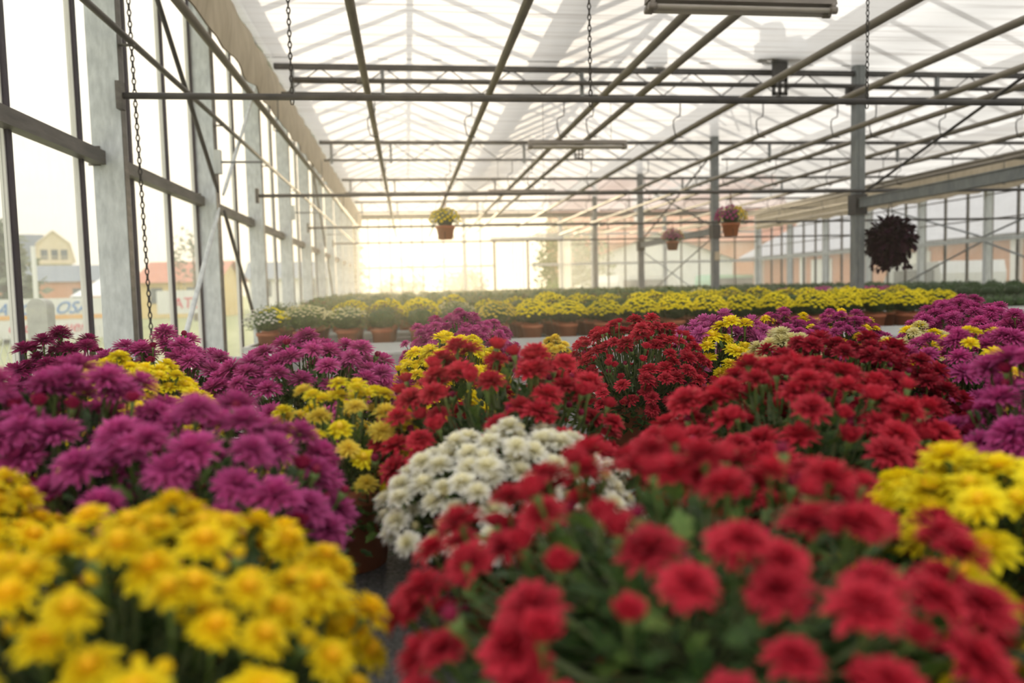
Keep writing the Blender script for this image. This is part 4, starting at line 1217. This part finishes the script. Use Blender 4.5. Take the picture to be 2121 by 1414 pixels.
# dark leaved hanging plant
t = thing('hanging_plant', 'dark plum leaved trailing plant hanging right of the big post', 'plant', (5.30, 7.98, 1.50), 'hanging baskets')
m_ = MB(); m_.lathe([(.0001, 0), (.07, 0), (.09, .12), (.095, .14), (.0001, .13)], 18); put('pot', m_.mesh('pot', ['blackpot'], True), t)
rnd = random.Random(5); lf = MB()
for i in range(1000):
    c = rnd.uniform(-1, 1); a = rnd.uniform(0, 2*pi); s = sqrt(1-c*c); r = rnd.uniform(.55, 1.08)
    if c < -.55:
        s *= .75; r *= 1.2
    o = Vector((s*cos(a), s*sin(a), c)); p = Vector((o.x*.225*r, o.y*.225*r, .17+o.z*.225*r))
    d = (o*.8+Vector((rnd.uniform(-.6, .6), rnd.uniform(-.6, .6), rnd.uniform(-.9, .2)))).normalized()
    leaf(lf, p, d, Vector((rnd.uniform(-.5, .5), rnd.uniform(-.5, .5), 1))+o*.5, rnd.uniform(.06, .10), rnd.uniform(.065, .10), 0)
for k in range(9):
    a = 2*pi*k/9; L = rnd.uniform(.10, .22); x0, y0 = .13*cos(a), .13*sin(a)
    for q in range(6):
        lf_p = Vector((x0*(1+.1*q), y0*(1+.1*q), .0-L*q/6))
        leaf(lf, lf_p, Vector((rnd.uniform(-1, 1), rnd.uniform(-1, 1), -.6)), Vector((rnd.uniform(-.5, .5), rnd.uniform(-.5, .5), 1)), .07, .065, 0)
put('foliage', lf.mesh('foliage', ['plum'], True), t, kind='stuff')
hanger(t, ZCP-1.50-.02, .09, 'dark_steel')

# ------------------------------------------------------------------ outdoors, left
fn = thing('wire_fence', 'chain link fence on the grass outside the left wall', 'fence', (-2.75, 3.0, 0))
m_ = MB()
for k in range(46):
    for s in (1, -1):
        y0 = .1*k; hgt = 1.0
        ya, yb = (y0, y0+.55) if s > 0 else (y0+.55, y0)
        m_.bar((0, ya, 0), (0, yb, hgt), .003, .003)
put('wire_mesh', m_.mesh('wire_mesh', ['galv']), fn, kind='stuff')
cp = MB(); pr = []
for k in range(9):
    a = pi*k/8; pr.append((.062*cos(a), .062*sin(a)))
vs_ = [(x_, -.06, 1.19+z_) for x_, z_ in pr]+[(x_, .06, 1.19+z_) for x_, z_ in pr]+[(.062, -.06, -.06), (-.062, -.06, -.06), (.062, .06, -.06), (-.062, .06, -.06)]
fcs = [tuple(range(8, -1, -1))+(18, 19), tuple(range(9, 18))+(21, 20)]+[(i, i+1, 10+i, 9+i) for i in range(8)]+[(0, 9, 20, 18), (8, 19, 21, 17)]
cp.add(vs_, fcs)
thing('concrete_post', 'round topped concrete post outside the glass on the left', 'post', (-2.42, 5.55, 0), mesh=cp.mesh('concrete_post', ['concrete']))
def house(loc, rotz):
    t = thing('house', 'cream gabled house far outside the left wall', 'house', loc, rotz=rotz)
    m_ = MB(); m_.box(-2.6, 2.6, 0, 9, -2, 6.6)
    m_.add([(-2.9, 0, 6.6), (2.9, 0, 6.6), (2.3, 0, 9.2), (0, 0, 10.9), (-2.3, 0, 9.2)], [(0, 1, 2, 3, 4)])
    m_.add([(-2.9, 9, 6.6), (2.9, 9, 6.6), (2.3, 9, 9.2), (0, 9, 10.9), (-2.3, 9, 9.2)], [(4, 3, 2, 1, 0)])
    put('wall', m_.mesh('wall', ['render_cream']), t)
    m_ = MB(); m_.box(-11, -2.6, 2.5, 8.5, -2, 7.0); put('side_wall', m_.mesh('side_wall', ['render_cream']), t)
    m_ = MB(); m_.bar((-3.1, 0, 6.5), (-2.4, 0, 9.3), .3, .3); m_.bar((-2.4, 0, 9.3), (0, 0, 11.1), .3, .3); m_.bar((0, 0, 11.1), (2.4, 0, 9.3), .3, .3); m_.bar((2.4, 0, 9.3), (3.1, 0, 6.5), .3, .3)
    put('bargeboard', m_.mesh('bargeboard', ['render_cream']), t)
    m_ = MB()
    for s in (-1, 1):
        m_.add([(s*3.05, -.2, 6.5), (s*2.4, -.2, 9.25), (s*2.4, 9, 9.25), (s*3.05, 9, 6.5)], [(0, 1, 2, 3)])
        m_.add([(s*2.4, -.2, 9.25), (0, -.2, 11.05), (0, 9, 11.05), (s*2.4, 9, 9.25)], [(0, 1, 2, 3)])
    m_.add([(-11.4, 2, 6.8), (-2.4, 2, 6.8), (-1.4, 5.5, 10.9), (-10.4, 5.5, 10.9), (-11.4, 9, 6.8), (-2.4, 9, 6.8)], [(0, 1, 2, 3), (3, 2, 5, 4)])
    put('roof', m_.mesh('roof', ['roof_grey']), t)
    wm_ = MB(); wm_.box(-.5, .5, -.06, .02, 0, 1.4); wme = wm_.mesh('window', ['window_dark'])
    for (x_, z_) in ((-1.4, 7.0), (0.1, 7.0), (1.5, 7.0), (-1.2, 3.6), (1.2, 3.6), (-1.2, .6), (1.2, .6)):
        put('window', wme, t, (x_, 0, z_))
    m_ = MB(); m_.box(-2.8, 2.8, -1.2, 0, 6.3, 6.5); m_.box(-2.8, 2.8, -1.2, 0, 2.9, 3.1)
    put('balcony', m_.mesh('balcony', ['render_cream']), t)
    m_ = MB()
    for z_ in (6.5, 3.1):
        for k in range(15):
            m_.box(-2.8+.4*k, -2.76+.4*k, -1.2, -1.16, z_, z_+.8)
        m_.box(-2.8, 2.84, -1.22, -1.14, z_+.8, z_+.88)
    put('railing', m_.mesh('railing', ['render_cream']), t)
    return t
hs_ = house((-48.4, 116, 0), radians(22)); hs_.scale = (.82, .82, .95)
def simple_house(lab, loc, w, d, hw, hr, wall, roof, rotz=0, wins=(), name='building', axis='x'):
    t = thing(name, lab, 'building', loc, rotz=rotz)
    m_ = MB(); m_.box(-w/2, w/2, 0, d, -.5, hw)
    if axis == 'x':       # ridge along X
        m_.add([(-w/2, 0, hw), (-w/2, d, hw), (-w/2, d/2, hr)], [(0, 1, 2)]); m_.add([(w/2, 0, hw), (w/2, d, hw), (w/2, d/2, hr)], [(2, 1, 0)])
    else:
        m_.add([(-w/2, 0, hw), (w/2, 0, hw), (0, 0, hr)], [(0, 1, 2)]); m_.add([(-w/2, d, hw), (w/2, d, hw), (0, d, hr)], [(2, 1, 0)])
    put('wall', m_.mesh('wall', [wall]), t)
    m_ = MB(); o = .35
    if axis == 'x':
        m_.add([(-w/2-o, -o, hw-.1), (w/2+o, -o, hw-.1), (w/2+o, d/2, hr+.1), (-w/2-o, d/2, hr+.1), (-w/2-o, d+o, hw-.1), (w/2+o, d+o, hw-.1)], [(0, 1, 2, 3), (3, 2, 5, 4)])
    else:
        m_.add([(-w/2-o, -o, hw-.1), (0, -o, hr+.1), (0, d+o, hr+.1), (-w/2-o, d+o, hw-.1), (w/2+o, -o, hw-.1), (w/2+o, d+o, hw-.1)], [(0, 1, 2, 3), (1, 4, 5, 2)])
    put('roof', m_.mesh('roof', [roof]), t)
    for (x_, z_, ww, hh) in wins:
        m2 = MB(); m2.box(x_-ww/2, x_+ww/2, -.05, .02, z_, z_+hh); put('window', m2.mesh('window', ['window_dark']), t)
    return t
simple_house('yellow building with a red tiled roof outside the left wall', (-13.2, 47.4, 0), 4.4, 5, 2.1, 3.2, 'render_yellow', 'roof_red', -.1, [(-1.2, .8, .7, .9), (.9, .8, .7, .9)])
simple_house('low pink walled building behind the concrete post', (-35, 84, 0), 12, 8, 3.0, 4.6, 'brickred', 'roof_grey', .35, [(-3, 1, 1.2, 1.2), (2, 1, 1.2, 1.2)])
simple_house('low building with grey roof beyond the third left post', (-8.6, 60, 0), 6, 8, 2.4, 3.6, 'render_white', 'roof_grey', .1, [(-2, 1, 1.2, 1.2), (2, 1, 1.2, 1.2)])
# banner wall with painted letters
bw = thing('banner_wall', 'low wall of painted banners with red and blue letters outside left', 'banner', (-10.2, 23.6, 0), rotz=-.13)
m_ = MB(); m_.box(-2.6, 2.3, 0, .12, 0.12, 1.25); put('panel', m_.mesh('panel', ['banner']), bw)
m_ = MB(); m_.box(-2.6, 2.3, -.012, 0, .66, .78); put('stripe', m_.mesh('stripe', ['ink_orange']), bw)
def text(body, parent, loc, size, mat, shear=0.3, name='lettering'):
    c = bpy.data.curves.new(name, 'FONT'); c.body = body; c.size = size; c.shear = shear; c.extrude = .004; c.align_x = 'CENTER'
    c.materials.append(MT[mat])
    o = bpy.data.objects.new(name, c); COL.objects.link(o); o.parent = parent; o.location = loc; o.rotation_euler = (pi/2, 0, 0)
    return o
text('uere', bw, (.95, -.02, .30), .46, 'ink_red', .3); text('cuc', bw, (-.75, -.02, .30), .46, 'ink_red', .3); text('an', bw, (-1.9, -.02, .30), .46, 'ink_red', .3)
text('OSA', bw, (.75, -.02, .82), .48, 'ink_blue', .5); text('ACO', bw, (-.85, -.02, .80), .48, 'ink_blue', .5)
b2 = thing('banner_wall', 'pale banner with red capitals outside the second bay of glass', 'banner', (-9.1, 33.5, 0), rotz=-.1)
m_ = MB(); m_.box(-1.1, 1.1, 0, .1, .5, 1.45); put('panel', m_.mesh('panel', ['banner']), b2)
text('ATE', b2, (.1, -.02, .72), .62, 'ink_red', .1)
m_ = MB(); m_.add([(-1, -1, 1.3), (1, -1, 1.3), (1, 1, 1.3), (-1, 1, 1.3), (0, 0, 2.1)], [(0, 1, 4), (1, 2, 4), (2, 3, 4), (3, 0, 4)])
g = thing('garden_tent', 'small white pointed tent outside the glass', 'tent', (-12.3, 34, 0)); put('canopy', m_.mesh('canopy', ['render_white']), g)
pm = MB(); pm.box(-.03, .03, -.03, .03, 0, 1.3); pme = pm.mesh('leg', ['galv'])
for a, b_ in ((-.95, -.95), (.95, -.95), (-.95, .95), (.95, .95)):
    put('leg', pme, g, (a, b_, 0))
m_ = MB(); m_.tube([(0, 0, 0), (0, 0, 2.4)], .05, 8); thing('lamp_pole', 'thin white pole standing before the painted banners', 'pole', (-8.1, 18.4, 0), mesh=m_.mesh('lamp_pole', ['render_white']))

# trees
def tree(loc, h, r, lab, mat, seed, n=900, trunk=.15, base=.25, conif=False, lsz=.22):
    rnd = random.Random(seed)
    t = thing('tree', lab, 'tree', loc, 'trees outside the greenhouse')
    m_ = MB(); m_.tube([(0, 0, -.1), (.05, .02, h*.4), (0, 0, h*.9)], [trunk, trunk*.7, trunk*.2], 8)
    if conif:
        for k in range(34):
            zz = h*(.1+.85*k/34); a = k*2.4; L = r*(1.05-zz/h)
            m_.tube([(0, 0, zz), (L*.6*cos(a), L*.6*sin(a), zz-.02*L), (L*cos(a), L*sin(a), zz-.18*L)], [.03, .02, .008], 4, cap=False)
    put('trunk', m_.mesh('trunk', ['bark'], True), t)
    m_ = MB()
    for i in range(n):
        if conif:
            k = rnd.randrange(34); zz = h*(.1+.85*k/34); a = k*2.4; L = r*(1.05-zz/h); s = rnd.uniform(.25, 1)
            p = Vector((L*s*cos(a)+rnd.uniform(-.12, .12), L*s*sin(a)+rnd.uniform(-.12, .12), zz-.18*L*s*s+rnd.uniform(-.12, .05)))
        else:
            c = rnd.uniform(-.8, 1); a = rnd.uniform(0, 2*pi); s = sqrt(1-c*c); q = rnd.uniform(.5, 1.0)*(1+.18*sin(3*a+seed)+.12*sin(7*a+4*c))
            p = Vector((r*q*s*cos(a), r*q*s*sin(a), h*(base+(1-base)*.5)+h*(1-base)*.5*q*c))
        d = Vector((rnd.uniform(-1, 1), rnd.uniform(-1, 1), rnd.uniform(-.6, .6))).normalized()
        sd = d.cross(Vector((rnd.uniform(-1, 1), rnd.uniform(-1, 1), rnd.uniform(-1, 1)))).normalized()
        L = lsz*rnd.uniform(.6, 1.4)
        m_.add([p, p+d*L*.5+sd*L*.25, p+d*L, p+d*L*.5-sd*L*.25], [(0, 1, 2, 3)])
    put('crown', m_.mesh('crown', [mat]), t, kind='stuff')
tree((-12.0, 25.2, 0), 3.9, 1.8, 'loose needled conifer at the left edge outside', 'conifer', 1, 1500, .12, conif=True, lsz=.30)
tree((-3.4, 52, 0), 5.6, 1.6, 'slim conifer hazy in the sun beyond the end wall', 'conifer', 2, 900, .12, conif=True, lsz=.35)
tree((-10.6, 41, 0), 4.6, 1.3, 'bare pale tree behind the third left wall post', 'conifer', 7, 500, .1, lsz=.2)
tree((8.6, 40.5, 0), 4.6, 2.0, 'round leafy tree seen through the far doorway', 'tree', 3, 2200, .2, .05, lsz=.28)
tree((4.6, 62, 0), 2.8, 2.0, 'hazy pale tree beyond the end wall', 'conifer', 4, 1200, .15, .1, lsz=.3)
tree((7.2, 37.5, 0), 1.5, 1.2, 'yellow-green shrub outside the far doorway', 'leaf_light', 5, 900, .05, .0, lsz=.16)
tree((10.2, 36.5, 0), 1.5, 1.1, 'yellow-green shrub right of the far doorway', 'leaf_light', 6, 900, .05, .0, lsz=.16)
tree((-0.4, 64, 0), 2.4, 2.2, 'low hazy bush beyond the end wall', 'conifer', 8, 1000, .1, .0, lsz=.3)

# buildings beyond the end wall and the right wall
simple_house('white barn with a low gable beyond the end wall', (14.0, 42.5, 0), 8.6, 10, 2.5, 4.0, 'render_white', 'roof_grey', -.15, axis='y')
rh = simple_house('large house with a red tiled roof behind the white barn', (19.5, 54, 0), 17, 10, 4.2, 9.4, 'brickred', 'roof_red', -.1, [(-5, 1.2, 1.2, 1.5)])
m_ = MB(); m_.box(-.35, .35, 1.2, 1.9, 5.6, 8.0); put('chimney', m_.mesh('chimney', ['render_white']), rh, (-2.6, 0, 0))
sh = thing('brick_hall', 'salmon brick hall with white columns beyond the right wall', 'building', (17.2, 6, 0))
m_ = MB(); m_.box(0, 4, 0, 31, -.1, 2.45); put('wall', m_.mesh('wall', ['brickred']), sh)
m_ = MB()
m_.add([(-.4, -1, 2.35), (6, -1, 5.6), (6, 32, 5.6), (-.4, 32, 2.35)], [(0, 1, 2, 3)])
m_.add([(-.4, -1, 2.43), (6, -1, 5.68), (6, 32, 5.68), (-.4, 32, 2.43)], [(3, 2, 1, 0)])
put('roof_sheet', m_.mesh('roof_sheet', ['corr']), sh)
cm_ = MB(); cm_.box(-.12, .02, -.16, .16, 0, 2.35); cme = cm_.mesh('pilaster', ['render_white'])
for k in range(8):
    put('pilaster', cme, sh, (0, 2+4*k, 0))
wd_ = MB(); wd_.box(-.06, .02, -.8, .8, 0.1, 2.1); wdm = wd_.mesh('loading_door', ['render_white'])
for k in range(4):
    put('loading_door', wdm, sh, (0, 6.5+6*k, 0))
def van(loc, rotz, lab, mat):
    t = thing('van', lab, 'car', loc, rotz=rotz)
    m_ = MB(); pr = [(-2.0, .35), (2.0, .35), (2.0, .9), (1.3, 1.05), (.8, 1.65), (-1.9, 1.7), (-2.0, 1.4)]
    m_.add([(x_, -.8, z_) for x_, z_ in pr]+[(x_, .8, z_) for x_, z_ in pr], [tuple(range(7)), tuple(range(13, 6, -1))]+[(i, 7+i, 7+(i+1) % 7, (i+1) % 7) for i in range(7)])
    put('body', m_.mesh('body', [mat]), t)
    m_ = MB(); m_.box(-1.7, .5, -.82, .82, 1.05, 1.5); m_.add([(1.27, -.7, 1.1), (1.27, .7, 1.1), (.85, .7, 1.6), (.85, -.7, 1.6)], [(0, 1, 2, 3)])
    put('side_window', m_.mesh('side_window', ['window_dark']), t)
    wh = MB(); wh.tube([(0, -.1, 0), (0, .1, 0)], .33, 14); whm = wh.mesh('wheel', ['blackpot'])
    for a, b_ in ((-1.3, -.75), (1.3, -.75), (-1.3, .75), (1.3, .75)):
        put('wheel', whm, t, (a, b_, .33))
van((10.4, 33, -.06), .3, 'pale van parked beyond the end wall beside the barn', 'carpaint')
van((17.0, 38.5, -.06), .1, 'pale green car parked right of the white barn', 'carpaint_green')
van((14.2, 19.5, -.06), 1.4, 'pale car parked beyond the right wall', 'carpaint')
